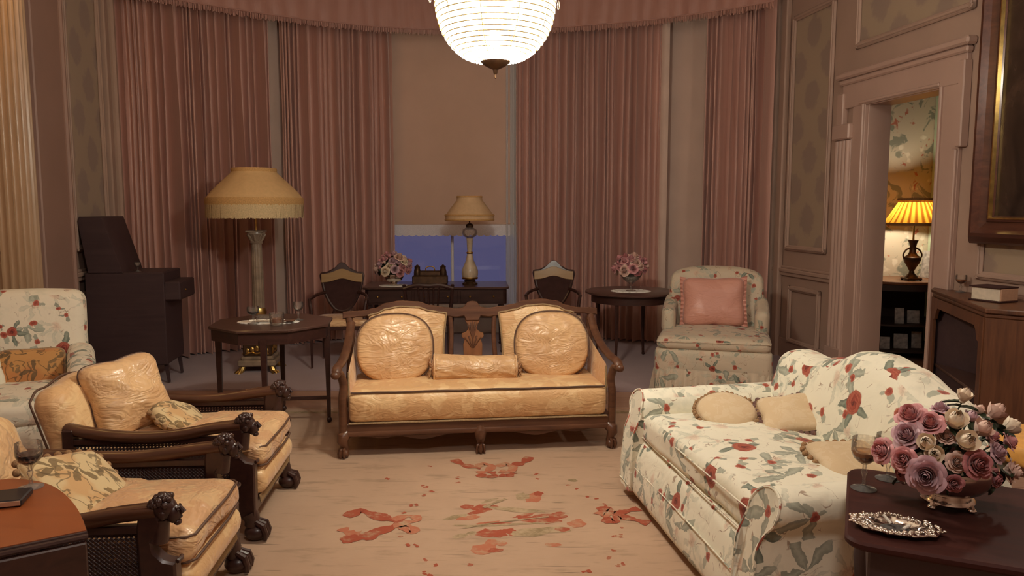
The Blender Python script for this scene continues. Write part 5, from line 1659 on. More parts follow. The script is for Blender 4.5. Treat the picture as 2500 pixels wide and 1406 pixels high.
# ------------------------------------------------------------------ roses
def bloom_mesh(name, mat_, R, openness, seed):
    """layered rose bloom about radius R, opening along +z"""
    m = MB(); r_ = random.Random(seed)
    bud = openness < .5
    rings = [(3, .10, 1.0, .05), (3, .21, .98, .10), (4, .33, .94, .18), (4, .46, .88, .28), (5, .60, .78, .42), (5, .78, .60, .66), (6, .96, .40, .95)]
    if bud: rings = [(3, .14, .98, .05), (4, .36, .98, .05), (5, .58, .95, .05), (5, .74, .62, .30)]
    for ri, (n, rr, h, tilt) in enumerate(rings):
        for k in range(n):
            a0 = 2 * PI * (k + .5 * (ri % 2)) / n + r_.uniform(-.15, .15); wd = 2 * PI / n * .72
            tl = tilt * openness * r_.uniform(.85, 1.15); hh = R * h * 1.05 * r_.uniform(.92, 1.06)
            def fn(u, v, a0=a0, wd=wd, tl=tl, hh=hh, rr=rr):
                uu = u * 2 - 1
                wv = math.sin(PI * (.15 + .75 * v)) ** .6
                a = a0 + uu * wd * wv
                bulge = math.sin(PI * min(1, v * .9)) * .22 * R
                rad = R * rr * (.25 + .75 * v ** .8) * (1 + .25 * tl * v) * ((1 - .55 * v ** 3) if bud and rr < .7 else 1) + bulge * .5 + (.10 * R * tl * max(0, v - .75) * 4) * (1 - .3 * uu * uu)
                z = -R * .45 + (hh + R * .45) * v - tl * R * .45 * max(0, v - .65) * 2.2 - .14 * R * uu * uu * v + .03 * R * math.sin(uu * 5 + a0 * 3) * v
                return Vector((rad * math.cos(a), rad * math.sin(a), z))
            m.grid(fn, 6, 6)
    m.ball((0, 0, -R * .42), (R * .30, R * .30, R * .20), 8, 6)
    return mesh_of(name, m, mat_, 70)
def bud_mesh(name, mat_, R, seed): return bloom_mesh(name, mat_, R, .28, seed)
PET = dict(mauve=R_MAUVE, pink=R_PINK, blush=R_BLUSH, cream=R_CREAM, rose=R_ROSE)
BM = {}
def bloom(kind, bud, var):
    k = (kind, bud, var)
    if k not in BM:
        BM[k] = bud_mesh('rose_bloom', PET[kind], 1.0, var) if bud else bloom_mesh('rose_bloom', PET[kind], 1.0, 1.0 - .15 * var, var)
    return BM[k]
def leaf_mesh():
    m = MB()
    m.grid(lambda u, v: Vector(((u - .5) * .62 * math.sin(PI * v ** .8) ** .8, v * 1.0, -.22 * v * v + .25 * abs(u - .5) - .02 * math.sin(v * 22) * abs(u - .5))), 4, 8)
    return mesh_of('leaf', m, LEAF, 60)
LEAFM = leaf_mesh()
def rose(pos, axis, R, kind, label, root, group=None, bud=False, leaves=2, lr=.045, stem=True, var=None):
    pos, axis, root = Vector(pos), Vector(axis).normalized(), Vector(root)
    o = thing('rose', label, 'rose', root, 0, group)
    q = axis.to_track_quat('Z', 'Y').to_matrix().to_4x4()
    b = part('bloom', bloom(kind, bud, var if var is not None else rnd.randint(0, 1)), None, o)
    b.matrix_local = Matrix.Translation(pos - root) @ q @ Matrix.Rotation(rnd.uniform(0, 6), 4, 'Z') @ Matrix.Scale(R, 4)
    base = pos - axis * R * .45
    if stem:
        m = MB(); mid = (base + root) * .5 + axis * .02 * 1.0 - Vector((0, 0, .0))
        P = [base - root, base - root - axis * (.35 * (base - root).length), Vector((0, 0, 0))]
        m.tube(spline(P, 3), .0026, 5); part('stem', m, STEM, o)
    for k in range(leaves):
        l = part('leaf', LEAFM, None, o)
        d = (axis.orthogonal().normalized()); d = Matrix.Rotation(rnd.uniform(0, 6.28), 3, axis) @ d
        d = (d + axis * rnd.uniform(-.3, .5)).normalized()
        q2 = d.to_track_quat('Y', 'Z').to_matrix().to_4x4()
        l.matrix_local = Matrix.Translation(base - root - axis * rnd.uniform(0, .02)) @ q2 @ Matrix.Scale(lr * rnd.uniform(.8, 1.2), 4)
    return o
def bouquet(center, rad, n, Rb, group, base_label, kinds, root, seed):
    r_ = random.Random(seed); ga = PI * (3 - math.sqrt(5))
    for k in range(n):
        t = (k + .5) / n; z = 1 - 1.25 * t; rr = math.sqrt(max(0, 1 - z * z)); a = k * ga + seed
        d = Vector((rr * math.cos(a), rr * math.sin(a), z))
        p = Vector(center) + Vector((d.x * rad[0], d.y * rad[1], d.z * rad[2])) * r_.uniform(.88, 1.08)
        kind = r_.choice(kinds); bud = r_.random() < .28
        rose(p, d + Vector((0, 0, .25)), Rb * (.62 if bud else 1) * r_.uniform(.85, 1.15), kind, base_label, root, group, bud, 2, .05)

# ------------------------------------------------------------------ writing desk by the window
DK = Vector((-.83, 8.22, .012)); DRZ = math.radians(3)
DM = in_frame(DK, DRZ)
dk = thing('writing_desk', 'dark mahogany writing desk in front of the centre window', 'desk', DK, DRZ)
rr_ = lambda hx, hy, r, n=6: [(sx * (hx - r) + r * math.cos(a), sy * (hy - r) + r * math.sin(a)) for sx, sy, a0 in ((1, 1, 0), (-1, 1, PI / 2), (-1, -1, PI), (1, -1, 3 * PI / 2)) for a in [a0 + PI / 2 * k / n for k in range(n + 1)]]
m = MB(RT(0, .33, 0)); m.prism(rr_(.80, .35, .06), .715, .740, .006); part('desktop', m, W_GREY, dk)
m = MB(RT(0, .33, 0)); m.prism(rr_(.775, .325, .05), .55, .715, 0); part('carcass', m, W_DARK, dk)
for k, x in enumerate((-.50, 0, .50)):
    m = MB(); m.box((x, .004, .635), (.47, .016, .13), .003); dr = part('drawer', m, W_DARK, dk)
    for q in (-.13, .13):
        m = MB(); m.ball((x + q, -.012, .635), (.013, .012, .013), 8, 6); part('knob', m, BRASS, dr)
for x in (-.72, .72):
    for y in (.06, .60):
        m = MB(); m.tube([(x, y, .56), (x, y, .04)], [.032, .018], 4, up=(1, 1, 0)); m.ball((x, y, .018), .018, 8, 6); part('leg', m, W_DARK, dk)
def on_desk(x, y): return DM @ Vector((x, y, .740))
# table lamp on the desk
p = on_desk(.37, .30)
dl = thing('desk_lamp', 'enamelled oil-lamp style table lamp with a cream shade on the writing desk', 'lamp', p)
m = MB(); m.lathe([(.085, 0), (.088, .015), (.06, .03), (.065, .045), (.05, .055)], 24)
for k in range(4): m.ball((.07 * math.cos(k * PI / 2 + .78), .07 * math.sin(k * PI / 2 + .78), .012), .020, 8, 6)
part('foot', m, BRONZE, dl)
m = MB(); m.lathe([(.055, .055), (.085, .075), (.094, .12), (.092, .16), (.070, .215), (.045, .27), (.034, .33), (.030, .345)], 28); part('vase_body', m, PORC, dl)
m = MB(); m.lathe([(.034, .345), (.040, .355), (.034, .368)], 20); m.lathe([(.087, .062), (.094, .075), (.088, .085)], 28); part('gilt_collar', m, GILT, dl)
m = MB(); m.lathe([(.026, .368), (.030, .40), (.036, .50), (.040, .52)], 20); part('neck', m, PORC, dl)
m = MB(); m.lathe([(.03, .52), (.07, .545), (.086, .58), (.078, .615), (.04, .64), (.03, .655)], 24, fn=lambda a, z: 1 + .03 * math.cos(a * 12)); part('oil_font', m, CUT, dl)
m = MB(); m.lathe([(.042, .64), (.045, .67), (.03, .68), (.008, .69), (.008, .95), (.0, .96)], 14); part('burner', m, BRONZE, dl)
m = MB(); m.lathe([(.272, .725), (.276, .77), (.262, .785), (.225, .84), (.175, .905), (.145, .945), (.142, .985)], 48, fn=lambda a, z: 1 - .012 * (1 - abs(math.cos(a * 4))), capb=False, capt=False)
sh = part('lamp_shade', m, SHADE2, dl, smooth=60)
m = MB(); m.lathe([(.276, .718), (.281, .727), (.276, .736)], 48, capb=False, capt=False); m.lathe([(.276, .768), (.283, .778), (.272, .788)], 48, capb=False, capt=False); m.lathe([(.142, .975), (.148, .983), (.142, .992)], 40, capb=False, capt=False)
part('braid_trim', m, SHADE_BR, sh)
# inkstand
p = on_desk(-.08, .36)
ik = thing('inkstand', 'dark carved inkstand with two finials on the writing desk', 'inkstand', p, DRZ)
m = MB(); m.box((0, 0, .05), (.40, .16, .10), .012); m.box((0, .03, .12), (.37, .08, .06), .012); part('stand', m, BRONZE, ik)
for s in (-1, 1):
    m = MB(); m.lathe([(.035, .10), (.038, .15), (.03, .18), (.034, .195), (.012, .215), (.0, .225)], 12, (s * .145, 0, 0)); part('ink_pot', m, BRONZE, ik)
m = MB(); m.tube(spline([(-.05, 0, .15), (-.045, 0, .185), (0, 0, .20), (.045, 0, .185), (.05, 0, .15)], 5), .006, 8); part('handle', m, BRASS, ik)
# rose bowl on the desk
p = on_desk(-.47, .16)
m = MB(); m.lathe([(.16, 0), (.165, .004), (.16, .007), (.0, .006)], 32, fn=lambda a, z: 1 + .02 * math.cos(a * 14), capt=False); solo('lace_mat', m, WHITE, 'round pale mat under the rose bowl on the writing desk', 'mat', p)
p2 = p + Vector((0, 0, .008))
def rose_bowl(name, label, loc, mat_, R, h):
    m = MB(); m.lathe([(R * .55, 0), (R * .58, .012), (R * .32, .022), (R * .42, .035), (R * .8, h * .45), (R * 1.0, h * .8), (R * .96, h), (R * 1.04, h + .006), (R * .94, h), (R * .75, h * .5), (.0, .04)], 32, fn=lambda a, z: 1 + .025 * math.cos(a * 10), capt=False)
    return solo(name, m, mat_, label, 'bowl', loc)
rose_bowl('rose_bowl', 'small silver rose bowl on the writing desk', p2, SILVER, .105, .12)
bouquet(p2 + Vector((.0, 0, .185)), (.185, .16, .155), 44, .042, 'roses in the bowl on the writing desk', 'small pink, mauve or cream rose in the bouquet on the writing desk', ['pink', 'blush', 'mauve', 'pink', 'cream'], p2 + Vector((0, 0, .06)), 5)

# ------------------------------------------------------------------ chairs round the desk
def shield_chair(loc, rz, label):
    o = thing('shield_back_chair', label, 'chair', loc, rz, 'shield back chairs by the window')
    for sx in (-1, 1):
        m = MB(); m.tube([(sx * .25, .02, .43), (sx * .25, .02, .02)], [.022, .014], 4, up=(1, 1, 0)); part('leg', m, W_DARK, o)
        m = MB(); m.tube([(sx * .19, .46, .45), (sx * .20, .54, .02)], [.022, .016], 6); part('leg', m, W_DARK, o)
        m = MB(); m.tube(spline([(sx * .165, .50, .72), (sx * .25, .40, .70), (sx * .285, .22, .68), (sx * .28, .14, .67), (sx * .265, .12, .58), (sx * .26, .10, .43)], 4), .017, 8); part('arm', m, W_DARK, o)
    m = MB(); m.rbox((0, .25, .455), (.54, .50, .07), .025, 10, lambda q, p: Vector((q.x * (1 - .12 * p.y), q.y, q.z + (.02 * (1 - p.x ** 2) * (1 - p.y ** 2) if p.z > 0 else 0)))); part('seat', m, PEACH, o)
    m = MB(); m.box((0, .02, .42), (.52, .03, .06), .005); part('seat_rail', m, W_DARK, o)
    T = Matrix.Translation((0, .48, .46)) @ Matrix.Rotation(math.radians(90 - 9), 4, 'X')
    def sh(s):   # shield outline
        half = [(0, .06), (.06, .075), (.12, .14), (.175, .25), (.205, .37), (.215, .45), (.15, .462), (.08, .498), (0, .512)]
        return [(x * s, y) for x, y in half] + [(-x * s, y) for x, y in reversed(half[1:-1])]
    S1 = [(p.x, p.y) for p in spline([(x, y, 0) for x, y in sh(1)] + [(sh(1)[0][0], sh(1)[0][1], 0)], 4)][:-1]
    m = MB(T); m.prism(S1, -.008, .010, .003); part('shield_panel', m, LEATHER, o)
    m = MB(T); m.tube([(x, y, 0) for x, y in S1], .016, 8, closed=True); part('shield_frame', m, W_DARK, o)
    top = [(x, .475 + .10 * math.exp(-(x / .085) ** 2) - .02 * (x / .2) ** 2) for x in [-.19 + .38 * k / 24 for k in range(25)]]
    m = MB(T); m.prism(top + [(x, .44 + .045 * math.exp(-(x / .10) ** 2)) for x, y in reversed(top)], -.012, .016, .004); part('crest', m, W_DARK, o)
    band = [(x, .452 + .052 * math.exp(-(x / .10) ** 2)) for x in [-.213 + .426 * k / 24 for k in range(25)]]
    m = MB(T); m.prism(band + [(x, .362 + .040 * math.exp(-(x / .10) ** 2)) for x, y in reversed(band)], .010, .022, .003); part('inlaid_band', m, W_BAND, o)
    m = MB(T); m.tube([(-.10, .02, 0), (-.07, .10, 0)], .014, 6); m.tube([(.10, .02, 0), (.07, .10, 0)], .014, 6); part('back_support', m, W_DARK, o)
    return o
shield_chair((-1.735, 7.42, .012), math.radians(6), 'shield-back chair with a pale crest band left of the writing desk')
shield_chair((.42, 7.75, .012), math.radians(-4), 'shield-back chair with a pale crest band between the centre window and the side table')
dc = thing('desk_chair', 'dark open-back chair drawn up to the writing desk', 'chair', (-.85, 7.86, .012), math.radians(183))
for sx in (-1, 1):
    m = MB(); m.tube([(sx * .22, -.10, .44), (sx * .22, -.10, .02)], [.02, .014], 4, up=(1, 1, 0)); part('leg', m, W_DARK, dc)
    m = MB(); m.tube(spline([(sx * .20, .31, .02), (sx * .20, .28, .44), (sx * .225, .33, .66), (sx * .24, .38, .84)], 4), .017, 6); part('back_post', m, W_DARK, dc)
m = MB(); m.rbox((0, .09, .445), (.48, .42, .07), .02, 8); part('seat', m, LEATHER, dc)
m = MB(); m.tube(spline([(-.245, .378, .80), (-.12, .392, .835), (0, .395, .83), (.12, .392, .835), (.245, .378, .80)], 4), (.020), 8); part('crest', m, W_DARK, dc)
for k in range(-2, 3):
    m = MB(); m.tube(spline([(k * .030, .285, .46), (k * .045, .33, .64), (k * .052, .388, .83)], 4), .009, 6); part('splat_bar', m, W_DARK, dc)

# ------------------------------------------------------------------ round side table with roses, right of the settee
ST_ = Vector((1.24, 7.86, .012))
stt = thing('side_table', 'dark round side table holding a vase of pink roses by the right curtain', 'table', ST_, .35)
m = MB(); m.lathe([(.46, .715), (.475, .722), (.475, .735), (.465, .742), (.0, .742)], 64, capt=False); part('tabletop', m, W_GREY, stt)
m = MB(); m.lathe([(.41, .63), (.41, .715)], 56); part('apron', m, W_DARK, stt)
for k in range(4):
    a = k * PI / 2 + PI / 4 - .1; c, s = .375 * math.cos(a), .375 * math.sin(a)
    m = MB(); m.tube(spline([(c, s, .66), (c * .97, s * .97, .3), (c * 1.03, s * 1.03, .03)], 4), [.024] * 3 + [.02] * 2 + [.016] * 4, 6); m.ball((c * 1.04, s * 1.04, .016), (.020, .020, .016), 8, 6); part('leg', m, W_DARK, stt)
p = ST_ + Vector((-.01, -.06, .742))
doily(p, .20, .17, 'white lace doily under the rose vase on the round side table')
pv = p + Vector((0, 0, .005))
vz = thing('rose_vase', 'footed clear glass vase of roses on the round side table', 'vase', pv)
m = MB(); m.lathe([(.05, 0), (.052, .004), (.012, .012), (.008, .05), (.02, .075), (.07, .11), (.11, .16), (.115, .19), (.108, .165), (.06, .115), (.0, .085)], 28, fn=lambda a, z: 1 + .02 * math.cos(a * 12), capt=False); part('glass_body', m, CUT, vz)
bouquet(pv + Vector((.0, 0, .235)), (.150, .14, .125), 36, .042, 'roses in the glass vase', 'small pink or blush rose in the glass vase on the round side table', ['pink', 'rose', 'blush', 'pink', 'blush'], pv + Vector((0, 0, .09)), 9)

# ------------------------------------------------------------------ dark cabinet with raised lid, by the left wall
gc = thing('lidded_cabinet', 'tall dark wooden cabinet with its deep lid raised beside the left curtain', 'cabinet', (-3.42, 6.72, .012), PHI)
m = MB()
m.box((-.03, .27, .60), (.66, .54, .84), .008); m.box((-.03, .27, 1.0), (.64, .52, .05), .008)
part('cabinet_body', m, W_BLACK, gc)
m = MB(); m.box((.36, .27, .85), (.14, .50, .17), .012); dw = part('drawer_front', m, W_BLACK, gc)
m = MB(); m.ball((.435, .18, .85), .010, 8, 6); part('knob', m, BRASS, dw)
for x in (-.28, .27):
    for y in (.06, .48):
        m = MB(); m.tube([(x, y, .20), (x + (.02 if x > 0 else -.02), y, .01)], [.024, .015], 4, up=(1, 1, 0)); part('leg', m, W_BLACK, gc)
m = MB(); T = Matrix.Translation((-.30, .27, 1.03)) @ Matrix.Rotation(math.radians(-9), 4, 'Y')
m.box((.10, 0, .25), (.25, .54, .50), .012, None) if False else m.prism([(-.05, 0), (.24, 0), (.09, .50), (-.10, .50), (-.115, .46)], -.27, .27, .008, Matrix.Translation((-.28, .27, 1.02)) @ Matrix.Rotation(PI / 2, 4, 'X'))
part('raised_lid', m, W_BLACK, gc)
G_ = in_frame((-3.42, 6.72, .012), PHI)
wine_glass(G_ @ Vector((.055, .10, 1.025)), 'small round glass standing on top of the dark lidded cabinet', .085, .030)
m = MB(); m.ball((0, 0, .018), (.016, .016, .018), 10, 8); m.lathe([(.012, 0), (.008, .006), (.005, .016)], 10)
solo('glass_stopper', m, CUT, 'tiny glass stopper beside the raised lid of the dark cabinet', 'stopper', G_ @ Vector((-.09, .08, 1.025)))
# ------------------------------------------------------------------ tan-topped table, left foreground
LT_Z = .70
lt = thing('drop_leaf_table', 'tan topped dark wood table with a rounded corner in the left foreground', 'table', (-1.55, 2.12, 0), 0)
a = pixz(214, 1296, LT_Z); b = pixz(-60, 1352, LT_Z)
d = (b - a); d.z = 0; d.normalize(); nrm = Vector((d.y, -d.x, 0))
if nrm.y < 0: nrm = -nrm
org = Vector((-1.55, 2.12, 0))
# outline: straight hinge edge then a quarter-round end
arcp = [a] + [pixz(x, y, LT_Z) for x, y in ((206, 1272), (192, 1243), (172, 1217), (148, 1196), (118, 1180), (80, 1171), (30, 1166))]
far = [arcp[-1] + Vector((-.35, -.12, 0)), a + d * .85]
out = [((p - org).x, (p - org).y) for p in spline([(*p[:2], 0) for p in arcp], 4)] + [((p - org).x, (p - org).y) for p in far] if False else None
pts2 = [Vector((p.x, p.y, 0)) for p in arcp]
sp_ = spline(pts2, 4)
out = [((p - org).x, (p - org).y) for p in sp_] + [((p - org).x, (p - org).y) for p in far]
m = MB(); m.prism(out, LT_Z - .022, LT_Z - .002, .004); part('tabletop', m, W_DARK, lt)
cen = Vector((sum(p[0] for p in out) / len(out), sum(p[1] for p in out) / len(out)))
inn = [tuple(cen + (Vector(p) - cen) * .972) for p in out]
m = MB(); m.prism(inn, LT_Z - .004, LT_Z, .0008); part('tan_inset', m, W_LEFT, lt)
# hanging leaf below the straight edge
m = MB()
p0, p1 = a - org, a + d * .85 - org
ang = math.atan2(d.y, d.x)
m.box(((p0.x + p1.x) / 2 - nrm.x * .012, (p0.y + p1.y) / 2 - nrm.y * .012, LT_Z - .025 - .21), (.84, .02, .42), .004, Matrix.Rotation(ang, 4, 'Z')); part('drop_leaf', m, W_DARK, lt)
m = MB(); m.tube([(p0.x - nrm.x * .006, p0.y - nrm.y * .006, LT_Z - .014), (p1.x - nrm.x * .006, p1.y - nrm.y * .006, LT_Z - .014)], .009, 8); part('edge_bead', m, W_DARK, lt)
for q in (a + d * .10 + nrm * .06, a + d * .75 + nrm * .06, a + d * .30 + nrm * .28):
    q = q - org; m = MB(); m.tube([(q.x, q.y, LT_Z - .02), (q.x, q.y, .0)], [.026, .018], 8); part('leg', m, W_DARK, lt)
p = pixz(76, 1190, LT_Z)
wine_glass((p.x, p.y, LT_Z + .0008), 'cut glass of dark port on the tan tabletop in the left foreground', .150, .040, CUT, PORT, .52, None, 14)
p = pixz(12, 1228, LT_Z)
m = MB(); m.box((0, 0, .012), (.16, .11, .022), .004); bk_ = None
bx_ = thing('dark_book', 'small dark leather book at the edge of the tan tabletop', 'book', (p.x - .02, p.y, LT_Z + .0008), .28)
part('cover', m, BLACK, bx_); m = MB(); m.box((0, -.0, .012), (.152, .114, .015), .001); part('page_block', m, PAPER2, bx_)

# ------------------------------------------------------------------ dark table, right foreground
RT_Z = .72
rt = thing('foreground_table', 'dark polished table in the right foreground with the rose bowl', 'table', (1.35, 2.05, 0), math.radians(-24.5))
TF = in_frame((1.35, 2.05, 0), math.radians(-24.5)); TFi = TF.inverted()
c1 = TFi @ pixz(2058, 1318, RT_Z); c2 = TFi @ pixz(2072, 1138, RT_Z)
x0, y0, y1 = (c1.x + c2.x) / 2, c1.y, c2.y
r = .06
out = []
for cx, cy, a0 in ((x0 + .95, y1 - r, 0), (x0 + r, y1 - r, PI / 2), (x0 + r, y0 + r, PI), (x0 + .95, y0 + r, 3 * PI / 2)):
    for k in range(7):
        a_ = a0 + PI / 2 * k / 6; out.append((cx + r * math.cos(a_), cy + r * math.sin(a_)))
m = MB(); m.prism(out, RT_Z - .025, RT_Z, .007); part('tabletop', m, W_TOP, rt)
m = MB(); m.box((x0 + .50, (y0 + y1) / 2, RT_Z - .09), (.88, (y1 - y0) - .08, .13), .006); part('apron', m, W_BLACK, rt)
for x in (x0 + .07, x0 + .93):
    for y in (y0 + .07, y1 - .07):
        m = MB(); m.lathe([(.03, 0), (.022, .05), (.034, .2), (.028, .3), (.04, .44), (.03, .52), (.036, .58)], 14, (x, y, 0)); part('leg', m, W_BLACK, rt)
def rtp(px, py): 
    p = pixz(px, py, RT_Z); return Vector((p.x, p.y, RT_Z))
wine_glass(rtp(2108, 1193), 'engraved glass of sherry at the left edge of the dark foreground table', .165, .041, CUT, SHERRY, .50, None, 16)
wine_glass(rtp(2167, 1169), 'empty stemmed glass half hidden by roses on the dark foreground table', .150, .041, GLASS)
# silver ashtray
p = rtp(2185, 1294)
ash = thing('silver_ashtray', 'ornate oval silver dish with cigarette ends on the dark foreground table', 'ashtray', p, math.radians(-24))
m = MB()
rim = lambda a: 1 + .035 * math.cos(a * 11) + .02 * math.cos(a * 22 + 1)
m.lathe([(.062, .002), (.066, .006), (.080, .012), (.098, .016), (.112, .013), (.114, .016), (.098, .021), (.080, .017), (.066, .012), (.060, .007), (.0, .006)], 110, fn=lambda a, z: rim(a) if z > .010 else 1, capt=False)
m.v = [(x, y * .62, z) for x, y, z in m.v]
part('dish', m, SILVER, ash, smooth=50)
m = MB(); r_ = random.Random(4)
for k in range(150):
    a_ = 2 * PI * k / 150; q = r_.uniform(.080, .116) * rim(a_)
    m.ball((q * math.cos(a_), q * .62 * math.sin(a_), .018), (r_.uniform(.003, .008), r_.uniform(.003, .006), r_.uniform(.003, .006)), 6, 5)
part('beaded_rim', m, SILVER, ash, smooth=80)
m = MB(); m.cushion(.040, .025, .005, 2, 0, 20, 5, lambda q: Vector((q.x, q.y, q.z + .006 + .003 * noise.noise(q * 120)))); f = part('ash', m, ASH, ash); f['kind'] = 'stuff'
AM = in_frame(p, math.radians(-24))
for k, (x, y, a_, lab) in enumerate(((-.020, .004, 1.9, 'upright cigarette end at the left of the silver dish'), (.026, -.012, .5, 'stubbed cigarette end lying at the right of the silver dish'))):
    m = MB(); m.tube([(-.014, 0, 0), (.014, 0, .004 + .010 * (1 - k))], .0042, 8); solo('cigarette_end', m, CIG, lab, 'cigarette end', AM @ Vector((x, y, .015 + .004 * (1 - k))), a_)
# silver bowl of roses
p = rtp(2312, 1232)
BW = p
sb_ = thing('silver_bowl', 'large footed silver bowl of mixed roses on the dark foreground table', 'bowl', p)
m = MB(); m.lathe([(.070, .014), (.074, .02), (.070, .030), (.062, .036), (.066, .042), (.095, .060), (.118, .085), (.126, .110), (.122, .128), (.128, .134), (.120, .130), (.118, .11), (.09, .07), (.0, .05)], 44, fn=lambda a, z: 1 + (.012 * math.cos(a * 16) if z > .05 else 0), capt=False); part('bowl_body', m, SILVER, sb_)
for k in range(4):
    a_ = k * PI / 2 + .5; m = MB(); m.ball((.072 * math.cos(a_), .072 * math.sin(a_), .008), (.014, .014, .008), 8, 6); m.tube([(.070 * math.cos(a_), .07 * math.sin(a_), .022), (.076 * math.cos(a_), .076 * math.sin(a_), .008)], .008, 6); part('foot', m, SILVER, sb_)
for s in (-1, 1):
    m = MB(); m.tube([(s * .130 + .014 * math.sin(t), 0, .085 + .020 * math.cos(t)) for t in [2 * PI * k / 16 for k in range(16)]], .004, 6, closed=True); m.ball((s * .127, 0, .105), (.010, .012, .014), 8, 6); part('ring_handle', m, SILVER, sb_)
RL = [  # picture x, y, half size px, depth offset, kind, bud, label
    (2353, 970, 19, .02, 'cream', 1, 'cream rosebud standing highest in the silver bowl'),
    (2224, 1014, 36, -.01, 'pink', 0, 'open pink rose at the upper left of the silver bowl bouquet'),
    (2272, 1034, 32, -.05, 'pink', 0, 'deep pink rose above the pale yellow buds in the silver bowl'),
    (2296, 1000, 24, .05, 'mauve', 0, 'pale mauve rose at the back below the highest bud'),
    (2332, 1031, 27, -.06, 'cream', 1, 'cream rosebud below the highest bud at the centre of the bouquet'),
    (2368, 1021, 17, -.01, 'mauve', 1, 'small dusky mauve bud right of the centre cream bud'),
    (2388, 1004, 14, .05, 'blush', 1, 'tiny dusky bud at the back right of the highest cream bud'),
    (2426, 1009, 23, .02, 'blush', 1, 'blush rosebud at the upper right of the silver bowl bouquet'),
    (2394, 1050, 24, -.06, 'blush', 1, 'blush rosebud right of the centre cream bud'),
    (2462, 1044, 22, .03, 'cream', 1, 'cream rosebud at the far right of the bouquet'),
    (2357, 1080, 27, -.10, 'cream', 1, 'plump cream rosebud in the middle of the bouquet'),
    (2217, 1063, 38, -.05, 'mauve', 0, 'large dusky pink rose seen from the side at the left of the bouquet'),
    (2155, 1100, 32, -.01, 'pink', 0, 'pink rose leaning out furthest left behind the sherry glass'),
    (2263, 1082, 21, -.10, 'cream', 1, 'upper of two pale yellow rosebuds at the front of the bouquet'),
    (2282, 1110, 22, -.12, 'cream', 1, 'lower of two pale yellow rosebuds at the front of the bouquet'),
    (2207, 1122, 32, -.10, 'pink', 0, 'round pink rose left of the big mauve rose'),
    (2262, 1160, 46, -.15, 'mauve', 0, 'big mauve rose at the lower front of the silver bowl'),
    (2387, 1134, 36, -.13, 'rose', 0, 'rose red bloom at the front right of the silver bowl'),
    (2433, 1104, 28, -.07, 'mauve', 0, 'dim mauve rose right of the rose red bloom'),
    (2462, 1080, 25, -.02, 'pink', 0, 'pink rose at the right edge of the bouquet below the far right bud'),
    (2466, 1150, 32, -.05, 'blush', 0, 'shaded blush rose hanging lowest at the right of the bowl'),
    (2208, 1156, 17, -.06, 'rose', 1, 'small red bud hanging under the round pink rose'),
    (2310, 1065, 22, -.06, 'blush', 0, 'blush rose tucked between the centre cream buds'),
    (2420, 1066, 24, -.02, 'pink', 0, 'pink rose behind the dim mauve rose'),
    (2336, 1128, 26, -.11, 'blush', 0, 'blush rose between the big mauve rose and the rose red bloom'),
    (2330, 1180, 22, -.12, 'rose', 0, 'dark red rose low at the centre front of the silver bowl'),
    (2425, 1168, 26, -.09, 'rose', 0, 'dark red rose hanging over the right rim of the silver bowl'),
    (2250, 1045, 24, .02, 'pink', 0, 'pink rose deep in the left of the bouquet'),
    (2310, 1090, 24, -.04, 'mauve', 0, 'mauve rose deep in the centre of the bouquet'),
]
BC = BW + Vector((0, 0, .155))
for (x, y, hp, dy, kd, bud, lab) in RL:
    q = pix(x, y, BW.y + dy); R = hp * q.y / FOC * (1.0 if not bud else 1.45)
    ax = (q - BC); ax.z += .03; 
    ax = ax + Vector((0, -.06, .02))
    rose(q, ax, R * (.84 if not bud else .92), kd, lab, BW + Vector(((q - BC).x * .25, (q - BC).y * .25, .075)), 'roses in the silver bowl', bool(bud), 3, .050)

# ------------------------------------------------------------------ bookcase cabinet, books and picture on the right wall
CB = [(3.27, 5.80), (3.19, 5.70), (2.89, 4.58), (3.12, 4.36), (3.47, 4.40)]
cbc = Vector((3.20, 5.1, 0))
cab = thing('bookcase', 'low canted oak bookcase with an arched opening against the right wall', 'bookcase', cbc)
CZ = 1.0
loc2 = lambda P: [(x - cbc.x, y - cbc.y) for x, y in P]
def offs(P, k):
    c = Vector((3.38, 5.1)); return [tuple(c + (Vector(p) - c) * k) for p in P]
m = MB(); m.prism(loc2(offs(CB, 1.035)), CZ - .03, CZ, .006); m.prism(loc2(offs(CB, 1.015)), CZ - .06, CZ - .03, .008); part('top', m, W_CAB, cab)
pB, pC, pD, pE, pA = [Vector((x - cbc.x, y - cbc.y, 0)) for x, y in (CB[1], CB[2], CB[3], CB[4], CB[0])]
def board(p, q, z0, z1, th=.022):
    m = MB(); d_ = q - p; m.box(((p + q) / 2 + Vector((0, 0, (z0 + z1) / 2))), (d_.length, th, z1 - z0), .003, Matrix.Rotation(math.atan2(d_.y, d_.x), 4, 'Z')); return m
part('side_panel', board(pC, pD, 0, CZ - .06), W_CAB, cab); part('side_panel', board(pD, pE, 0, CZ - .06), W_CAB, cab); part('side_panel', board(pA, pB, 0, CZ - .06), W_CAB, cab)
bk0 = Vector((3.205 - cbc.x, 5.70 - cbc.y, 0)); bk1 = Vector((3.455 - cbc.x, 4.44 - cbc.y, 0))
part('back_panel', board(bk0, bk1, 0, CZ - .06, .015), W_BLACK, cab)
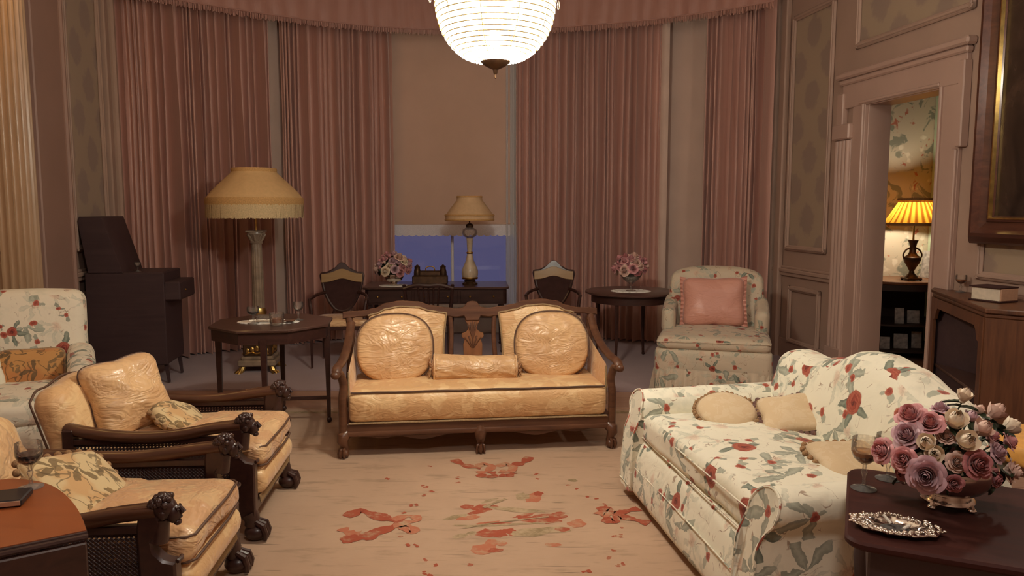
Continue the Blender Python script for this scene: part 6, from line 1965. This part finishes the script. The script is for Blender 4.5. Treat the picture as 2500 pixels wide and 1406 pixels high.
# arched front frame
d_ = (pC - pB); Lf = d_.length; TFm = Matrix.Translation(pB) @ Matrix.Rotation(math.atan2(d_.y, d_.x), 4, 'Z') @ Matrix.Rotation(PI / 2, 4, 'X')
zt = CZ - .06; w = .075
inner = [(w, .10), (w, zt - .16), (w + .03, zt - .155), (w + .06, zt - .10), (w + .09, zt - .075), (Lf - w - .09, zt - .075), (Lf - w - .06, zt - .10), (Lf - w - .03, zt - .155), (Lf - w, zt - .16), (Lf - w, .10)]
m = MB(TFm)
for (a0, a1, b0, b1) in ((0, w, 0, zt), (Lf - w, Lf, 0, zt)): m.box(((a0 + a1) / 2, (b0 + b1) / 2, 0), (a1 - a0, b1 - b0, .022), .002)
m.box((Lf / 2, .05, 0), (Lf - 2 * w, .10, .022), .002)
top_ = [(w, zt), (w, zt - .16), (w + .03, zt - .155), (w + .06, zt - .10), (w + .09, zt - .07), (Lf - w - .09, zt - .07), (Lf - w - .06, zt - .10), (Lf - w - .03, zt - .155), (Lf - w, zt - .16), (Lf - w, zt)]
m.prism(top_, -.011, .011, 0); part('arched_front', m, W_CAB, cab)
sh_ = [pA * .98, pB * .98 + Vector((.015, 0, 0)), pC * .98 + Vector((.02, 0, 0)), pD * .97, pE]
for z in (.10, .42):
    m = MB(); m.prism([(p.x, p.y) for p in sh_], z, z + .02, .002); part('shelf', m, W_GREY, cab)
# brandy glass and the thick book on top
p = pixz(2345, 713, CZ); wine_glass((p.x, p.y, CZ), 'small brandy glass on the canted bookcase by the doorway', .125, .038, GLASS, WHISKY, .5)
p1 = pixz(2441, 741, CZ)
bo_ = thing('thick_book', 'thick book with cream page edges lying on the canted bookcase', 'book', (p1.x, p1.y, CZ + .001), math.radians(22))
m = MB(); m.box((.085, .105, .05), (.155, .195, .080), .002); part('page_block', m, PAPER, bo_)
m = MB(); m.box((.080, .105, .005), (.175, .215, .010), .002); m.box((.080, .105, .095), (.175, .215, .010), .002); part('cover', m, LEATHER, bo_)
m = MB(); m.box((.085, .003, .05), (.160, .010, .080), .003); part('spine', m, PAPER2, bo_)
# gilt picture
pf = thing('framed_painting', 'dark oil painting in a heavy gilt frame on the right wall', 'painting', TR @ Vector((3.35, -.08, 1.36)), PHI - PI / 2)
fw, fh, W_ = 1.50, 2.2, .19
m = MB()
for (prof_w, d0, d1) in ((.07, .0, .12), (.13, .0, .085), (.19, .0, .05)):
    pass
def fr(m, o0, o1, d0, d1):
    """mitred frame moulding between insets o0 and o1, depths towards the room d0..d1"""
    A = [(o0, d0), (o1, d1)]
    for (x0_, z0_, x1_, z1_) in ((0, 0, fw, 0), (fw, 0, fw, fh), (fw, fh, 0, fh), (0, fh, 0, 0)):
        pass
    def ring(o): return [(-.70 + o, o), (-.70 + fw - o, o), (-.70 + fw - o, fh - o), (-.70 + o, fh - o)]
    r0, r1 = ring(o0), ring(o1)
    vs_ = [(x, -d0, z) for x, z in r0] + [(x, -d1, z) for x, z in r1]
    m.add(vs_, [(k, (k + 1) % 4, 4 + (k + 1) % 4, 4 + k) for k in range(4)])
m = MB()
for (a0, a1, d0, d1) in ((0, .0, -.08, .03), (0, .015, .03, .05), (.015, .05, .05, .085), (.05, .075, .085, .09), (.075, .10, .09, .05), (.10, .15, .05, .030), (.15, .155, .030, .040), (.155, .175, .04, .04), (.175, .19, .04, .01)):
    fr(m, a0, a1, d0, d1)
f0 = part('frame', m, W_MAHOG, pf, smooth=30)
m = MB(); fr(m, .168, .172, .040, .046); fr(m, .172, .180, .046, .046); fr(m, .180, .186, .046, .012); part('gilt_slip', m, GILT, f0)
m = MB(); m.box((-.70 + fw / 2, -.005, fh / 2), (fw - .37, .01, fh - .37), 0); part('canvas', m, OIL, pf)

# ------------------------------------------------------------------ the lit lamp and shelf in the next room
LX, LY, LZ = 4.285, 8.10, .84
lsh = thing('console_shelf', 'half-round shelf table holding the lit lamp in the room through the doorway', 'shelf', (4.30, 8.30, 0))
half = [(.62 * math.cos(PI + PI * k / 24), .46 * math.sin(PI + PI * k / 24)) for k in range(25)]
half = [(.62, .30)] + [(-.62, .30)] + half
m = MB(); m.prism(half, LZ - .03, LZ, .005); part('top', m, W_SPLAT, lsh)
m = MB(); m.prism([(x * .96, y * .96) for x, y in half], LZ - .10, LZ - .03, 0); part('apron', m, SHELF_D, lsh)
for z in (.08, .36):
    m = MB(); m.prism([(x * .9, y * .9) for x, y in half], z, z + .02, .003); part('shelf', m, SHELF_D, lsh)
m = MB(); m.box((0, .31, .40), (1.2, .02, .80), .003); part('back_panel', m, SHELF_D, lsh)
for x in (-.55, .55): m = MB(); m.box((x, .02, .40), (.04, .04, .80), .004); part('post', m, SHELF_D, lsh)
for k, (x, w_, h_, z, lab) in enumerate(((-.16, .09, .17, .38, 'grey card standing on the upper shelf under the lit lamp'), (.00, .12, .14, .38, 'pale print propped on the upper shelf under the lit lamp'), (-.28, .10, .13, .10, 'small framed card leaning at the left of the bottom shelf under the lit lamp'), (-.10, .14, .16, .10, 'white patterned card in the middle of the bottom shelf under the lit lamp'), (.08, .10, .18, .10, 'tall pale card at the right of the bottom shelf under the lit lamp'))):
    m = MB(); m.box((0, 0, h_ / 2), (w_, .012, h_), .003, None); o = solo('print_card', m, MATBOARD, lab, 'card', (4.30 + x, 8.02 + .02 * k, z), -.2); o.rotation_euler = (math.radians(-8), 0, -.25)
tl = thing('table_lamp', 'lit bronze urn lamp with an amber pleated shade seen through the doorway', 'lamp', (LX, LY, LZ))
m = MB(); m.box((0, 0, .018), (.16, .16, .02), .006); m.lathe([(.07, .028), (.055, .05), (.03, .075), (.025, .10)], 16)
for sx in (-1, 1):
    for sy in (-1, 1): m.ball((sx * .065, sy * .065, .01), .014, 8, 6)
part('base', m, BRONZE, tl)
m = MB(); m.lathe([(.025, .10), (.045, .14), (.075, .19), (.088, .225), (.085, .245), (.05, .27), (.035, .30), (.032, .36), (.04, .40), (.055, .43), (.04, .425), (.0, .42)], 20, capt=False); part('urn', m, BRONZE, tl)
for s in (-1, 1):
    m = MB(); m.tube(spline([(s * .085, 0, .23), (s * .10, 0, .27), (s * .075, 0, .32), (s * .034, 0, .345)], 4), .009, 8); part('handle', m, BRONZE, tl)
m = MB(); m.lathe([(.010, .42), (.010, .60), (.018, .61), (.018, .66), (.0, .67)], 10); part('lamp_stem', m, BRASS, tl)
m = MB(); m.lathe([(.305, .60), (.250, .68), (.19, .78), (.158, .835)], 96, fn=lambda a, z: 1 + .022 * math.cos(a * 26), capb=False, capt=False); ls_ = part('pleated_shade', m, LITSHADE, tl, smooth=60)
m = MB(); m.lathe([(.309, .585), (.313, .60), (.300, .615)], 64, capb=False, capt=False)
m.lathe([(.16, .83), (.172, .85), (.165, .875), (.158, .87)], 64, fn=lambda a, z: 1 + .03 * math.cos(a * 20), capb=False, capt=False); part('shade_trim', m, SHADE_BR, ls_)
lamp('table_lamp_bulb', (LX, LY, LZ + .70), 20, (1.0, .90, .70), .035)
m = MB(); m.box((0, 0, .15), (.02, .22, .30), .002); o = solo('leaning_print', m, MATBOARD, 'edge of a print leaning behind the lit lamp', 'print', (LX + .30, LY + .22, LZ), .2); o.rotation_euler = (0, math.radians(6), .25)
# amber edge of a chair behind the roses

os_ = thing('amber_stool', 'amber upholstered stool top behind the roses at the right edge', 'stool', (2.02, 2.72, 0), .2)
m = MB(); m.rbox((0, 0, .72), (.46, .42, .09), .035, 10); part('seat', m, AMBER, os_)
for x in (-.18, .18):
    for y in (-.16, .16):
        m = MB(); m.tube([(x, y, .69), (x, y, 0)], [.022, .016], 8); part('leg', m, W_DARK, os_)
